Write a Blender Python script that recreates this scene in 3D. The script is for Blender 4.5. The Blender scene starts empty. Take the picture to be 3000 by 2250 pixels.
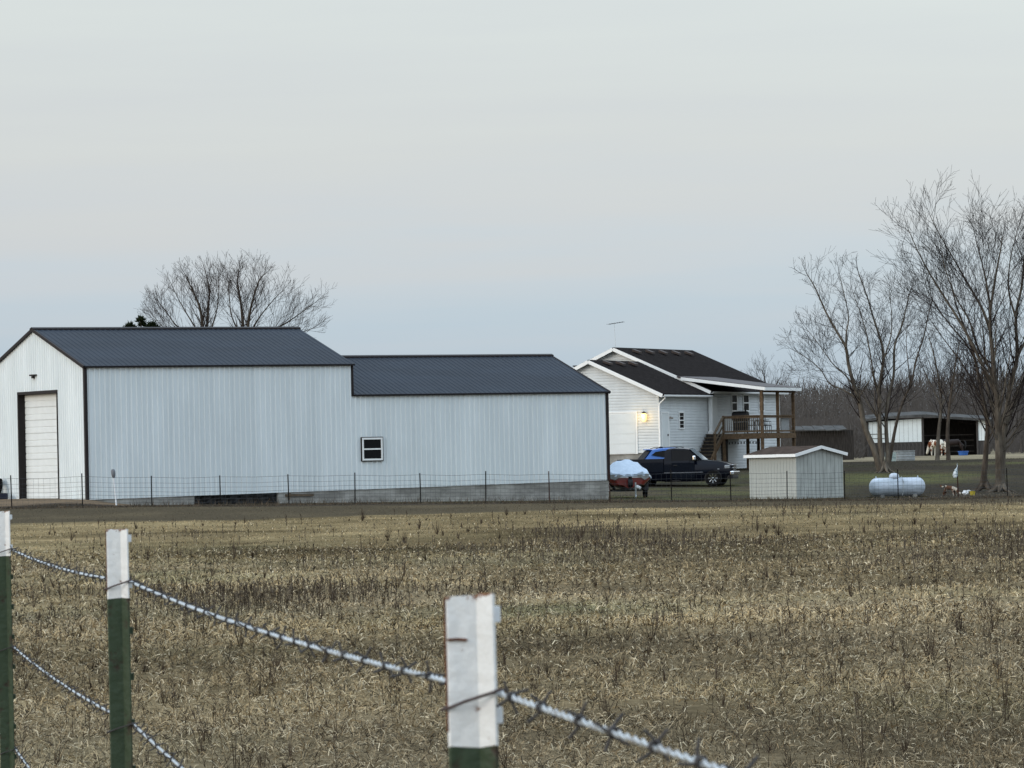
import bpy, bmesh, math, random
import numpy as np
from mathutils import Vector, Matrix

random.seed(7)
sc = bpy.context.scene
col = sc.collection
PI = math.pi
R_ = math.radians

# ------------------------------------------------------------------ camera
FPX = 12000.0                      # focal length in pixels of the 3000 px wide photograph
CAM = Vector((0.0, 0.0, 1.8))
ROLL, PITCH = 0.022, math.atan(224 / FPX)
_f = Vector((0, math.cos(PITCH), math.sin(PITCH)))
_u0 = Vector((0, -math.sin(PITCH), math.cos(PITCH)))
_r0 = Vector((1, 0, 0))
CR = _r0 * math.cos(ROLL) - _u0 * math.sin(ROLL)
CU = _r0 * math.sin(ROLL) + _u0 * math.cos(ROLL)
cam_d = bpy.data.cameras.new('camera')
cam = bpy.data.objects.new('camera', cam_d)
col.objects.link(cam)
M = Matrix((CR, CU, -_f)).transposed().to_4x4()
M.translation = CAM
cam.matrix_world = M
cam_d.sensor_width = 36
cam_d.lens = FPX / 3000 * 36
cam_d.clip_start = 0.05
cam_d.clip_end = 9000
cam_d.dof.use_dof = True
cam_d.dof.focus_distance = 110
cam_d.dof.aperture_fstop = 52
sc.camera = cam

# ------------------------------------------------------------------ world, sun, exposure
SUN = Vector((-0.86, -0.46, 0.30)).normalized()
w = bpy.data.worlds.new('World')
sc.world = w
w.use_nodes = True
nt = w.node_tree
nt.nodes.clear()
out = nt.nodes.new('ShaderNodeOutputWorld')
sky = nt.nodes.new('ShaderNodeTexSky')
sky.sky_type = 'NISHITA'
sky.sun_disc = False
sky.sun_elevation = math.asin(SUN.z)
sky.sun_rotation = math.atan2(SUN.x, SUN.y)
sky.air_density, sky.dust_density, sky.ozone_density = 1.0, 2.0, 1.0
b1 = nt.nodes.new('ShaderNodeBackground'); b1.inputs['Strength'].default_value = 0.05
nt.links.new(sky.outputs[0], b1.inputs['Color'])
tc = nt.nodes.new('ShaderNodeTexCoord')
sep = nt.nodes.new('ShaderNodeSeparateXYZ')
nt.links.new(tc.outputs['Generated'], sep.inputs[0])
mp = nt.nodes.new('ShaderNodeMapping'); mp.inputs['Scale'].default_value = (5, 5, 60)
nt.links.new(tc.outputs['Generated'], mp.inputs[0])
nz = nt.nodes.new('ShaderNodeTexNoise'); nz.inputs['Scale'].default_value = 1.6; nz.inputs['Detail'].default_value = 3
nt.links.new(mp.outputs[0], nz.inputs['Vector'])
ms = nt.nodes.new('ShaderNodeMath'); ms.operation = 'MULTIPLY_ADD'
ms.inputs[1].default_value = 0.044; ms.inputs[2].default_value = -0.022
nt.links.new(nz.outputs['Fac'], ms.inputs[0])
ad = nt.nodes.new('ShaderNodeMath'); ad.operation = 'ADD'
nt.links.new(sep.outputs['Z'], ad.inputs[0]); nt.links.new(ms.outputs[0], ad.inputs[1])
rp = nt.nodes.new('ShaderNodeValToRGB')
cr = rp.color_ramp
stops = [(0.0, (0.41, 0.51, 0.62)), (0.028, (0.42, 0.525, 0.64)), (0.046, (0.48, 0.54, 0.625)), (0.060, (0.520, 0.540, 0.590)),
         (0.080, (0.548, 0.556, 0.578)), (0.118, (0.602, 0.617, 0.606)), (0.4, (1.12, 1.27, 1.40)), (1.0, (1.34, 1.64, 1.95))]
cr.elements[0].position = 0; cr.elements[0].color = (*stops[0][1], 1)
cr.elements[1].position = 1; cr.elements[1].color = (*stops[-1][1], 1)
for p_, c_ in stops[1:-1]:
    e = cr.elements.new(p_); e.color = (*c_, 1)
nt.links.new(ad.outputs[0], rp.inputs[0])
b2 = nt.nodes.new('ShaderNodeBackground'); b2.inputs['Strength'].default_value = 0.93
nt.links.new(rp.outputs[0], b2.inputs['Color'])
ash = nt.nodes.new('ShaderNodeAddShader')
nt.links.new(b1.outputs[0], ash.inputs[0]); nt.links.new(b2.outputs[0], ash.inputs[1])
nt.links.new(ash.outputs[0], out.inputs['Surface'])

sl = bpy.data.lights.new('sun', 'SUN')
sl.energy = 1.0; sl.angle = R_(26); sl.color = (1.0, 0.965, 0.91)
so = bpy.data.objects.new('sun', sl); col.objects.link(so)
so.rotation_euler = SUN.to_track_quat('Z', 'Y').to_euler()
sc.view_settings.view_transform = 'Standard'
sc.view_settings.look = 'None'
sc.view_settings.exposure = 0.0
sc.view_settings.gamma = 1.0
sc.render.engine = 'CYCLES'

# ------------------------------------------------------------------ helpers
def P(px, py, y):
    d = _f * FPX + CR * (px - 1500) - CU * (py - 1125)
    return CAM + d * (y / d.y)

def proj(p):
    v = Vector(p) - CAM
    k = FPX / v.dot(_f)
    return 1500 + v.dot(CR) * k, 1125 - v.dot(CU) * k

_rng = np.random.RandomState(11)
_grids = [_rng.rand(64, 64) for _ in range(6)]
def vnoise(x, y, scale, k=0):
    g = _grids[k]
    u = np.asarray(x) / scale + 13.7 * k; v = np.asarray(y) / scale + 7.1 * k
    i = np.floor(u).astype(int); j = np.floor(v).astype(int)
    a = u - i; b = v - j
    a = a * a * (3 - 2 * a); b = b * b * (3 - 2 * b)
    i0, i1, j0, j1 = i % 64, (i + 1) % 64, j % 64, (j + 1) % 64
    return (g[i0, j0] * (1 - a) + g[i1, j0] * a) * (1 - b) + (g[i0, j1] * (1 - a) + g[i1, j1] * a) * b
def fbm(x, y, scale, k=0):
    return 0.5 * vnoise(x, y, scale, k) + 0.3 * vnoise(x, y, scale * 0.45, (k + 1) % 6) + 0.2 * vnoise(x, y, scale * 0.2, (k + 2) % 6)
def sstep(a, b, t):
    t = np.clip((np.asarray(t, float) - a) / (b - a), 0, 1)
    return t * t * (3 - 2 * t)

def terr(x, y):
    x = np.asarray(x, float); y = np.asarray(y, float)
    z = 0.35 * (1 - sstep(8, 60, y))
    z = z + (0.1 - 0.016 * np.clip(x, -18, 16)) * sstep(90, 150, y) * (1 - sstep(200, 225, y))
    z = z + np.interp(y, [0, 196, 215, 240, 330, 372, 420, 700, 5000], [0, 0, 0.85, 1.25, 1.24, 1.4, 1.5, 2.0, 2.0])
    z = z + 0.45 * sstep(9, 4, x) * sstep(204, 217, y) * (1 - sstep(250, 300, y))
    z = z + 0.25 * sstep(-15.2, -17.5, x) * sstep(157, 163, y) * (1 - sstep(185, 200, y))
    z = z + 0.10 * (fbm(x, y, 9, 2) - 0.5) * sstep(14, 22, y) + 0.05 * (vnoise(x, y, 1.1, 4) - .5) * sstep(14, 22, y) * (1 - sstep(150, 157, y))
    return z
def tz(x, y):
    return float(terr(x, y))
def G(px, y):
    x = (px - 1500) / FPX * y
    for _ in range(4):
        q = Vector((x, y, tz(x, y)))
        x += (px - proj(q)[0]) / FPX * y
    return Vector((x, y, tz(x, y)))

def thing(name, label, cat, loc=(0, 0, 0), rz=0.0, group=None):
    o = bpy.data.objects.new(name, None)
    o.empty_display_size = 0.2
    col.objects.link(o)
    o.location = loc
    o.rotation_euler = (0, 0, rz)
    o['label'] = label; o['category'] = cat
    if group: o['group'] = group
    return o
def tag(o, label, cat, group=None):
    o['label'] = label; o['category'] = cat
    if group: o['group'] = group
    return o
def copy_tree(o, parent=None):
    c = o.copy(); col.objects.link(c); c.parent = parent
    for ch in o.children: copy_tree(ch, c)
    return c

class MB:
    def __init__(s): s.v = []; s.f = []; s.m = []
    def add(s, vs, fs, mi=0):
        n = len(s.v)
        s.v += [tuple(v) for v in vs]
        for f in fs:
            s.f.append(tuple(i + n for i in f)); s.m.append(mi)
        return s
    def box(s, c, d, rot=None, mi=0):
        x, y, z = d[0] / 2, d[1] / 2, d[2] / 2
        vs = [Vector(q) for q in ((-x, -y, -z), (x, -y, -z), (x, y, -z), (-x, y, -z), (-x, -y, z), (x, -y, z), (x, y, z), (-x, y, z))]
        if rot is not None:
            if isinstance(rot, (int, float)): rot = Matrix.Rotation(rot, 3, 'Z')
            vs = [rot @ q for q in vs]
        c = Vector(c)
        return s.add([q + c for q in vs], [(0, 3, 2, 1), (4, 5, 6, 7), (0, 1, 5, 4), (1, 2, 6, 5), (2, 3, 7, 6), (3, 0, 4, 7)], mi)
    def bb(s, x0, x1, y0, y1, z0, z1, mi=0):
        return s.box(((x0 + x1) / 2, (y0 + y1) / 2, (z0 + z1) / 2), (abs(x1 - x0), abs(y1 - y0), abs(z1 - z0)), None, mi)
    def beam(s, p, q, wd, ht, mi=0, up=(0, 0, 1)):
        p, q = Vector(p), Vector(q)
        d = q - p; L = d.length; d.normalize()
        up = Vector(up)
        if abs(d.dot(up)) > 0.97: up = Vector((0, 1, 0))
        sd = d.cross(up).normalized(); u2 = sd.cross(d)
        m = Matrix((d, sd, u2)).transposed()
        return s.box((p + q) / 2, (L, wd, ht), m, mi)
    def tube(s, pts, r, n=6, mi=0, caps=True):
        pts = [Vector(p) for p in pts]
        if not isinstance(r, (list, tuple)): r = [r] * len(pts)
        base = len(s.v); k = len(pts)
        ref = None
        for i, p in enumerate(pts):
            d = (pts[min(i + 1, k - 1)] - pts[max(i - 1, 0)])
            if d.length < 1e-9: d = Vector((0, 0, 1))
            d.normalize()
            if ref is None:
                ref = Vector((1, 0, 0)) if abs(d.x) < 0.8 else Vector((0, 1, 0))
            a = d.cross(ref)
            if a.length < 1e-6: a = d.orthogonal()
            a.normalize(); b = a.cross(d).normalized(); ref = b
            for j in range(n):
                t = 2 * PI * j / n
                s.v.append(tuple(p + (a * math.cos(t) + b * math.sin(t)) * r[i]))
        for i in range(k - 1):
            for j in range(n):
                a = base + i * n + j; b = base + i * n + (j + 1) % n
                s.f.append((a, b, b + n, a + n)); s.m.append(mi)
        if caps:
            s.f.append(tuple(base + j for j in range(n))[::-1]); s.m.append(mi)
            s.f.append(tuple(base + (k - 1) * n + j for j in range(n))); s.m.append(mi)
        return s
    def prism(s, poly, y0, y1, mi=0):          # poly in (x, z), extruded along y
        n = len(poly)
        vs = [(x, y0, z) for x, z in poly] + [(x, y1, z) for x, z in poly]
        fs = [tuple(range(n)), tuple(range(2 * n - 1, n - 1, -1))]
        fs += [(i, (i + 1) % n, n + (i + 1) % n, n + i)[::-1] for i in range(n)]
        return s.add(vs, fs, mi)
    def lathe(s, prof, n=24, axis='Z', c=(0, 0, 0), mi=0):
        base = []; c = Vector(c)
        for r, h in prof:
            for j in range(n):
                t = 2 * PI * j / n
                a, b = r * math.cos(t), r * math.sin(t)
                v = {'Z': (a, b, h), 'X': (h, a, b), 'Y': (a, h, b)}[axis]
                base.append(Vector(v) + c)
        fs = []
        for i in range(len(prof) - 1):
            for j in range(n):
                fs.append((i * n + j, i * n + (j + 1) % n, (i + 1) * n + (j + 1) % n, (i + 1) * n + j))
        return s.add(base, fs, mi)
    def loft(s, rings, closed=False, mi=0, cap=False):
        n = len(rings[0]); vs = [v for r in rings for v in r]; fs = []
        for i in range(len(rings) - 1):
            for j in range(n if closed else n - 1):
                fs.append((i * n + j, i * n + (j + 1) % n, (i + 1) * n + (j + 1) % n, (i + 1) * n + j))
        if cap:
            fs.append(tuple(range(n))[::-1]); fs.append(tuple((len(rings) - 1) * n + j for j in range(n)))
        return s.add(vs, fs, mi)
    def mesh(s, name, mats, smooth=False):
        me = bpy.data.meshes.new(name)
        me.from_pydata(s.v, [], s.f)
        if not isinstance(mats, (list, tuple)): mats = [mats]
        for m in mats: me.materials.append(m)
        if len(mats) > 1: me.polygons.foreach_set('material_index', s.m)
        if smooth: me.polygons.foreach_set('use_smooth', [True] * len(me.polygons))
        me.update()
        if len(s.f) < 40000:
            bm = bmesh.new(); bm.from_mesh(me)
            bmesh.ops.recalc_face_normals(bm, faces=bm.faces)
            bm.to_mesh(me); bm.free()
        if smooth: me.set_sharp_from_angle(angle=R_(42))
        return me
    def build(s, name, mats, parent=None, smooth=False, bevel=0, kind=None, sub=0):
        return link(name, s.mesh(name, mats, smooth), parent, bevel, kind, sub)
def link(name, me, parent=None, bevel=0, kind=None, sub=0, loc=None):
    o = bpy.data.objects.new(name, me)
    col.objects.link(o)
    if parent: o.parent = parent
    if loc is not None: o.location = loc
    if kind: o['kind'] = kind
    if bevel:
        b = o.modifiers.new('bevel', 'BEVEL'); b.width = bevel; b.segments = 2; b.limit_method = 'ANGLE'; b.angle_limit = R_(40)
    if sub:
        b = o.modifiers.new('sub', 'SUBSURF'); b.levels = sub; b.render_levels = sub
    return o

def np_mesh(name, V, tri, C=None, mat=None, parent=None, kind=None):
    me = bpy.data.meshes.new(name)
    V = np.ascontiguousarray(V, dtype=np.float32); tri = np.ascontiguousarray(tri, dtype=np.int32)
    me.vertices.add(len(V)); me.vertices.foreach_set('co', V.ravel())
    me.loops.add(tri.size); me.loops.foreach_set('vertex_index', tri.ravel())
    k = tri.shape[1]
    me.polygons.add(len(tri))
    me.polygons.foreach_set('loop_start', np.arange(0, tri.size, k, dtype=np.int32))
    me.polygons.foreach_set('loop_total', np.full(len(tri), k, dtype=np.int32))
    me.update(calc_edges=True)
    if C is not None:
        at = me.color_attributes.new('Col', 'FLOAT_COLOR', 'POINT')
        c4 = np.ones((len(V), 4), np.float32); c4[:, :3] = C
        at.data.foreach_set('color', c4.ravel())
    if mat: me.materials.append(mat)
    o = bpy.data.objects.new(name, me); col.objects.link(o)
    if parent: o.parent = parent
    if kind: o['kind'] = kind
    return o

# ------------------------------------------------------------------ materials
def mat(name, c, rough=0.6, metal=0.0, var=0.25, scale=6.0, bump=0.0, bscale=40.0, c2=None, lo=0.4, hi=0.65, stretch=(1, 1, 1), coat=0.0, spec=0.5):
    m = bpy.data.materials.new(name); m.use_nodes = True
    n = m.node_tree; b = n.nodes['Principled BSDF']
    b.inputs['Roughness'].default_value = rough; b.inputs['Metallic'].default_value = metal
    b.inputs['Specular IOR Level'].default_value = spec if rough < 0.4 or metal > 0 else (min(spec, 0.22) if rough < 0.7 else 0.02)
    if coat: b.inputs['Coat Weight'].default_value = coat; b.inputs['Coat Roughness'].default_value = 0.04
    t = n.nodes.new('ShaderNodeTexCoord'); mpg = n.nodes.new('ShaderNodeMapping')
    mpg.inputs['Scale'].default_value = stretch
    n.links.new(t.outputs['Object'], mpg.inputs[0])
    z = n.nodes.new('ShaderNodeTexNoise'); z.inputs['Scale'].default_value = scale; z.inputs['Detail'].default_value = 6
    z.inputs['Roughness'].default_value = 0.65
    n.links.new(mpg.outputs[0], z.inputs['Vector'])
    r = n.nodes.new('ShaderNodeValToRGB')
    r.color_ramp.elements[0].position = lo; r.color_ramp.elements[1].position = hi
    a = c2 if c2 else tuple(q * (1 - var) for q in c)
    r.color_ramp.elements[0].color = (*a, 1); r.color_ramp.elements[1].color = (*c, 1)
    n.links.new(z.outputs['Fac'], r.inputs[0]); n.links.new(r.outputs[0], b.inputs['Base Color'])
    if bump:
        z2 = n.nodes.new('ShaderNodeTexNoise'); z2.inputs['Scale'].default_value = bscale; z2.inputs['Detail'].default_value = 4
        n.links.new(mpg.outputs[0], z2.inputs['Vector'])
        bp = n.nodes.new('ShaderNodeBump'); bp.inputs['Strength'].default_value = bump; bp.inputs['Distance'].default_value = 0.02
        n.links.new(z2.outputs['Fac'], bp.inputs['Height']); n.links.new(bp.outputs[0], b.inputs['Normal'])
    return m
def attr_mat(name, rough=0.8):
    m = bpy.data.materials.new(name); m.use_nodes = True
    n = m.node_tree; b = n.nodes['Principled BSDF']; b.inputs['Roughness'].default_value = rough
    b.inputs['Specular IOR Level'].default_value = 0.0
    a = n.nodes.new('ShaderNodeAttribute'); a.attribute_name = 'Col'
    n.links.new(a.outputs['Color'], b.inputs['Base Color'])
    return m

WHITE_METAL = mat('white_painted_steel', (0.69, 0.74, 0.755), 0.42, 0.0, 0.10, 0.7, c2=(0.62, 0.67, 0.685), stretch=(1.5, 1.5, 0.25), bump=0.08, bscale=5)
DOOR_WHITE = mat('white_door_paint', (0.68, 0.71, 0.71), 0.5, 0, 0.06, 2)
ROOF_METAL = mat('dark_blue_grey_steel', (0.021, 0.029, 0.042), 0.5, 0.0, 0.25, 0.8, stretch=(0.3, 1, 1), spec=0.08)
BROWN_TRIM = mat('dark_brown_trim', (0.020, 0.015, 0.015), 0.6, 0, 0.3, 3)
CONCRETE = mat('weathered_concrete', (0.36, 0.355, 0.33), 0.9, 0, 0.4, 1.6, bump=0.5, bscale=9, c2=(0.20, 0.195, 0.18), stretch=(0.6, 0.6, 1.3))
BLACK_SHEET = mat('black_plastic_sheet', (0.008, 0.008, 0.009), 0.45, 0, 0.3, 4, bump=0.6, bscale=6)
TINT = mat('dull_brown_window_glass', (.016, .014, .014), .4, spec=.04)  # dark brown panes with little reflection
GLASS = mat('dark_window_glass', (0.008, 0.008, 0.009), 0.08, 0, 0.2, 2, spec=0.12)
VINYL_WHITE = mat('white_vinyl_trim', (0.80, 0.81, 0.80), 0.45, 0, 0.05, 3)
VINYL_SIDING = mat('pale_vinyl_siding', (0.63, 0.66, 0.67), 0.55, 0, 0.10, 1.2)
SHINGLE = mat('dark_brown_shingles', (0.024, 0.020, 0.019), 0.95, 0, 0.45, 5, bump=0.6, bscale=14, spec=0.0)
WOOD = mat('treated_lumber', (0.165, 0.112, 0.070), 0.75, 0, 0.45, 5, stretch=(1, 1, 1), bump=0.2)
WOOD_GREY = mat('weathered_lumber', (0.16, 0.125, 0.09), 0.85, 0, 0.45, 5)
DARK_BOARD = mat('old_dark_boards', (0.052, 0.047, 0.044), 0.9, 0, 0.5, 3, stretch=(6, 6, 0.5))
GREY_BOARD = mat('old_grey_boards', (0.10, 0.092, 0.088), 0.9, 0, 0.5, 3, stretch=(6, 6, 0.5))
SHED_PAINT = mat('pale_grey_green_paint', (0.44, 0.46, 0.435), 0.75, 0, 0.2, 2.5, c2=(0.34, 0.355, 0.335), stretch=(1.5, 1.5, 0.4))
BLACK_PAINT = mat('glossy_black_paint', (0.0015, 0.0025, 0.007), 0.13, 0, 0.1, 2, spec=0.2)
BLUE_PAINT = mat('bright_blue_paint', (0.03, 0.14, 0.48), 0.35, 0, 0.08, 2, coat=0.25)
CHROME = mat('chrome', (0.85, 0.86, 0.88), 0.12, 1.0, 0.03, 3)
RUBBER = mat('black_rubber', (0.012, 0.012, 0.012), 0.85, 0, 0.3, 8)
BLACK_PLASTIC = mat('black_plastic', (0.012, 0.012, 0.013), 0.5, 0, 0.2, 8)
RED_LENS = mat('red_lens', (0.20, 0.006, 0.008), 0.15, 0, 0.1, 5)
CLEAR_LENS = mat('clear_lens', (0.35, 0.37, 0.39), 0.1, 0.3, 0.3, 12)
RED_HULL = mat('dark_red_gelcoat', (0.20, 0.016, 0.012), 0.3, 0, 0.2, 2, coat=0.3)
TARP = mat('pale_blue_white_tarp', (0.50, 0.58, 0.68), 0.6, 0, 0.2, 5, bump=0.8, bscale=7, c2=(0.40, 0.48, 0.58))
TARP_GREY = mat('grey_clear_vinyl', (0.24, 0.25, 0.25), 0.3, 0, 0.35, 5)
DARK_STEEL = mat('dark_steel', (0.02, 0.02, 0.022), 0.55, 0.2, 0.3, 8)
TANK = mat('pale_tank_paint', (0.56, 0.62, 0.70), 0.45, 0, 0.12, 2.4, c2=(0.36, 0.41, 0.46), stretch=(0.4, 1, 1.5))
GALV = mat('galvanized_steel', (0.42, 0.45, 0.46), 0.45, 0.5, 0.25, 5)
BARK = mat('grey_brown_bark', (0.105, 0.085, 0.068), 0.95, 0, 0.5, 4, bump=0.7, bscale=16, stretch=(1, 1, 0.35))
BARK_PALE = mat('pale_mottled_bark', (0.15, 0.13, 0.105), 0.95, 0, 0.6, 2.2, bump=0.7, bscale=14, c2=(0.07, 0.058, 0.046), stretch=(1, 1, 0.4))
TWIG = mat('dark_twigs', (0.030, 0.024, 0.023), 0.9, 0, 0.3, 3)
TWIG_RED = mat('reddish_twigs', (0.055, 0.042, 0.039), 0.9, 0, 0.3, 3)
NEEDLE = mat('dark_pine_needles', (0.028, 0.040, 0.018), 0.8, 0, 0.5, 6)
GREEN_POST = mat('dark_green_post_paint', (0.034, 0.052, 0.030), 0.55, 0, 0.45, 30, c2=(0.030, 0.022, 0.015), lo=.34, hi=.44, bump=0.2, bscale=60)
RUST = mat('rust', (0.16, 0.055, 0.025), 0.9, 0, 0.5, 60)
WIRE = mat('galvanized_wire', (0.50, 0.53, 0.55), 0.42, 0.7, 0.3, 60, c2=(0.24, 0.22, 0.21), lo=0.35, hi=0.5)
TIE = mat('rusty_tie_wire', (0.085, 0.055, 0.050), 0.7, 0.2, 0.5, 90)
BARB = mat('dull_barb_wire', (0.055, 0.050, 0.050), 0.6, 0.4, 0.4, 80)
FENCE_WIRE = mat('dark_fence_wire', (0.05, 0.055, 0.06), 0.7, 0.3, 0.2, 5)
DARK_POST = mat('dark_steel_post', (0.022, 0.020, 0.019), 0.8, 0, 0.4, 8)
RUST_POST = mat('rusty_steel_post', (0.07, 0.035, 0.028), 0.85, 0, 0.4, 8)
WHITE_PAINT = mat('white_paint', (0.74, 0.76, 0.78), 0.5, 0, 0.08, 6)
GREY_PLASTIC = mat('grey_plastic', (0.17, 0.18, 0.20), 0.6, 0, 0.2, 6)
YELLOW = mat('yellow_plastic', (0.50, 0.40, 0.05), 0.5, 0, 0.25, 9)
BLUE_PLASTIC = mat('blue_plastic', (0.04, 0.13, 0.42), 0.5, 0, 0.2, 6)
BROWN_BRICK = mat('brown_brick', (0.10, 0.07, 0.05), 0.9, 0, 0.5, 12)
PALE_PANEL = mat('white_corrugated_panel', (0.74, 0.79, 0.79), 0.5, 0, 0.06, 2)
ROOF_OLD = mat('weathered_roof_sheet', (0.10, 0.10, 0.098), 0.7, 0, 0.5, 1.5)
POST_WHITE = None
def post_white():
    m = mat('chipped_white_post_paint', (0.70, 0.71, 0.71), 0.5, 0, 0.1, 30, bump=0.15, bscale=70)
    n = m.node_tree; b = n.nodes['Principled BSDF']
    src = b.inputs['Base Color'].links[0].from_socket
    t = n.nodes.new('ShaderNodeTexCoord')
    z = n.nodes.new('ShaderNodeTexNoise'); z.inputs['Scale'].default_value = 95; z.inputs['Detail'].default_value = 5; z.inputs['Roughness'].default_value = 0.7
    n.links.new(t.outputs['Object'], z.inputs['Vector'])
    s = n.nodes.new('ShaderNodeSeparateXYZ'); n.links.new(t.outputs['Object'], s.inputs[0])
    mr = n.nodes.new('ShaderNodeMapRange')          # chips gather at the hammered top edge (local z = 0)
    mr.inputs['From Min'].default_value = -0.010; mr.inputs['From Max'].default_value = 0.0
    mr.inputs['To Min'].default_value = 0.0; mr.inputs['To Max'].default_value = 0.22
    n.links.new(s.outputs['Z'], mr.inputs[0])
    a = n.nodes.new('ShaderNodeMath'); a.operation = 'ADD'
    n.links.new(z.outputs['Fac'], a.inputs[0]); n.links.new(mr.outputs[0], a.inputs[1])
    r = n.nodes.new('ShaderNodeValToRGB'); r.color_ramp.elements[0].position = 0.66; r.color_ramp.elements[1].position = 0.72
    r.color_ramp.elements[0].color = (0, 0, 0, 1); r.color_ramp.elements[1].color = (1, 1, 1, 1)
    n.links.new(a.outputs[0], r.inputs[0])
    mx = n.nodes.new('ShaderNodeMix'); mx.data_type = 'RGBA'
    n.links.new(r.outputs[0], mx.inputs['Factor']); n.links.new(src, mx.inputs[6])
    mx.inputs[7].default_value = (0.17, 0.075, 0.035, 1)
    n.links.new(mx.outputs[2], b.inputs['Base Color'])
    return m
POST_WHITE = post_white()
PINTO = mat('white_and_brown_coat', (0.62, 0.58, 0.50), 0.8, 0, 0.1, 1.35, c2=(0.14, 0.05, 0.025), lo=0.44, hi=0.47)
BAY = mat('dark_bay_coat', (0.020, 0.012, 0.010), 0.6, 0, 0.3, 3)
DOGCOAT = mat('brown_and_white_dog_coat', (0.45, 0.40, 0.33), 0.9, 0, 0.1, 3.2, c2=(0.10, 0.05, 0.03), lo=0.5, hi=0.54)
GRASS = attr_mat('dry_grass')

# ------------------------------------------------------------------ ground
def ground_mat():
    m = bpy.data.materials.new('field_ground'); m.use_nodes = True
    n = m.node_tree; b = n.nodes['Principled BSDF']; b.inputs['Roughness'].default_value = 0.95
    b.inputs['Specular IOR Level'].default_value = 0.0
    a = n.nodes.new('ShaderNodeAttribute'); a.attribute_name = 'Col'
    g = n.nodes.new('ShaderNodeNewGeometry')
    z = n.nodes.new('ShaderNodeTexNoise'); z.inputs['Scale'].default_value = 9.0; z.inputs['Detail'].default_value = 9; z.inputs['Roughness'].default_value = 0.75
    n.links.new(g.outputs['Position'], z.inputs['Vector'])
    mr = n.nodes.new('ShaderNodeMapRange'); mr.inputs['From Min'].default_value = 0.3; mr.inputs['From Max'].default_value = 0.7
    mr.inputs['To Min'].default_value = 0.40; mr.inputs['To Max'].default_value = 1.45
    n.links.new(z.outputs['Fac'], mr.inputs[0])
    v = n.nodes.new('ShaderNodeVectorMath'); v.operation = 'SCALE'
    n.links.new(a.outputs['Color'], v.inputs[0]); n.links.new(mr.outputs[0], v.inputs['Scale'])
    n.links.new(v.outputs[0], b.inputs['Base Color'])
    bp = n.nodes.new('ShaderNodeBump'); bp.inputs['Strength'].default_value = 0.7; bp.inputs['Distance'].default_value = 0.06
    z2 = n.nodes.new('ShaderNodeTexNoise'); z2.inputs['Scale'].default_value = 7; z2.inputs['Detail'].default_value = 8
    n.links.new(g.outputs['Position'], z2.inputs['Vector'])
    n.links.new(z2.outputs['Fac'], bp.inputs['Height']); n.links.new(bp.outputs[0], b.inputs['Normal'])
    return m

FA = P(35, 1480, 158.0); FB = P(2952, 1440, 171.0)          # line of the wire fence at the far side of the field
def fence_y(x):
    return FA.y + (np.asarray(x, float) - FA.x) / (FB.x - FA.x) * (FB.y - FA.y)

def strip_edge(x):
    return np.interp(x, [-22, -9, 0, 12, 27], [123, 126, 137, 151, 153])
TAN = np.array([0.370, 0.280, 0.152]); GRYB = np.array([0.185, 0.148, 0.098]); DRK = np.array([0.045, 0.038, 0.028])
GRN = np.array([0.150, 0.145, 0.078]); STRAW = np.array([0.42, 0.355, 0.245])
def lerp(a, b, t):
    t = np.clip(t, 0, 1)[..., None]
    return a * (1 - t) + b * t
def swath(x, y):
    """taller grey weeds stand in long drifts across the field"""
    return np.clip(3.2 * (fbm(x * .75, y * .30, 9, 0) - .50) + .42 * np.exp(-((y - 56) / 20) ** 2) - .12 + .5 * (vnoise(x, y, 2.2, 3) - .5), 0, 1)
def field_colour(x, y):
    n2 = fbm(x, y * 0.6, 5, 3); n3 = fbm(x * .5, y, 17, 4); n4 = vnoise(x, y, .55, 1) * .6 + vnoise(x, y, .23, 2) * .4
    far = sstep(62, 105, y)
    c = lerp(np.broadcast_to(GRYB * 1.25, x.shape + (3,)), np.broadcast_to(TAN, x.shape + (3,)), 0.30 + 0.70 * far)
    c = lerp(c, TAN * 1.08, 2.2 * (n3 - 0.50))
    c = lerp(c, GRN, 2.0 * (n2 - 0.53) * (1 - 0.6 * far))
    c = lerp(c, GRYB * .78, .75 * swath(x, y))
    big = fbm(x * .7, y * .45, 6, 5)
    return c * ((.50 + .86 * n4) * (.12 + 1.76 * big))[..., None]  # hollows between hummocks are darkened in the colour as painted shadow
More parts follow.
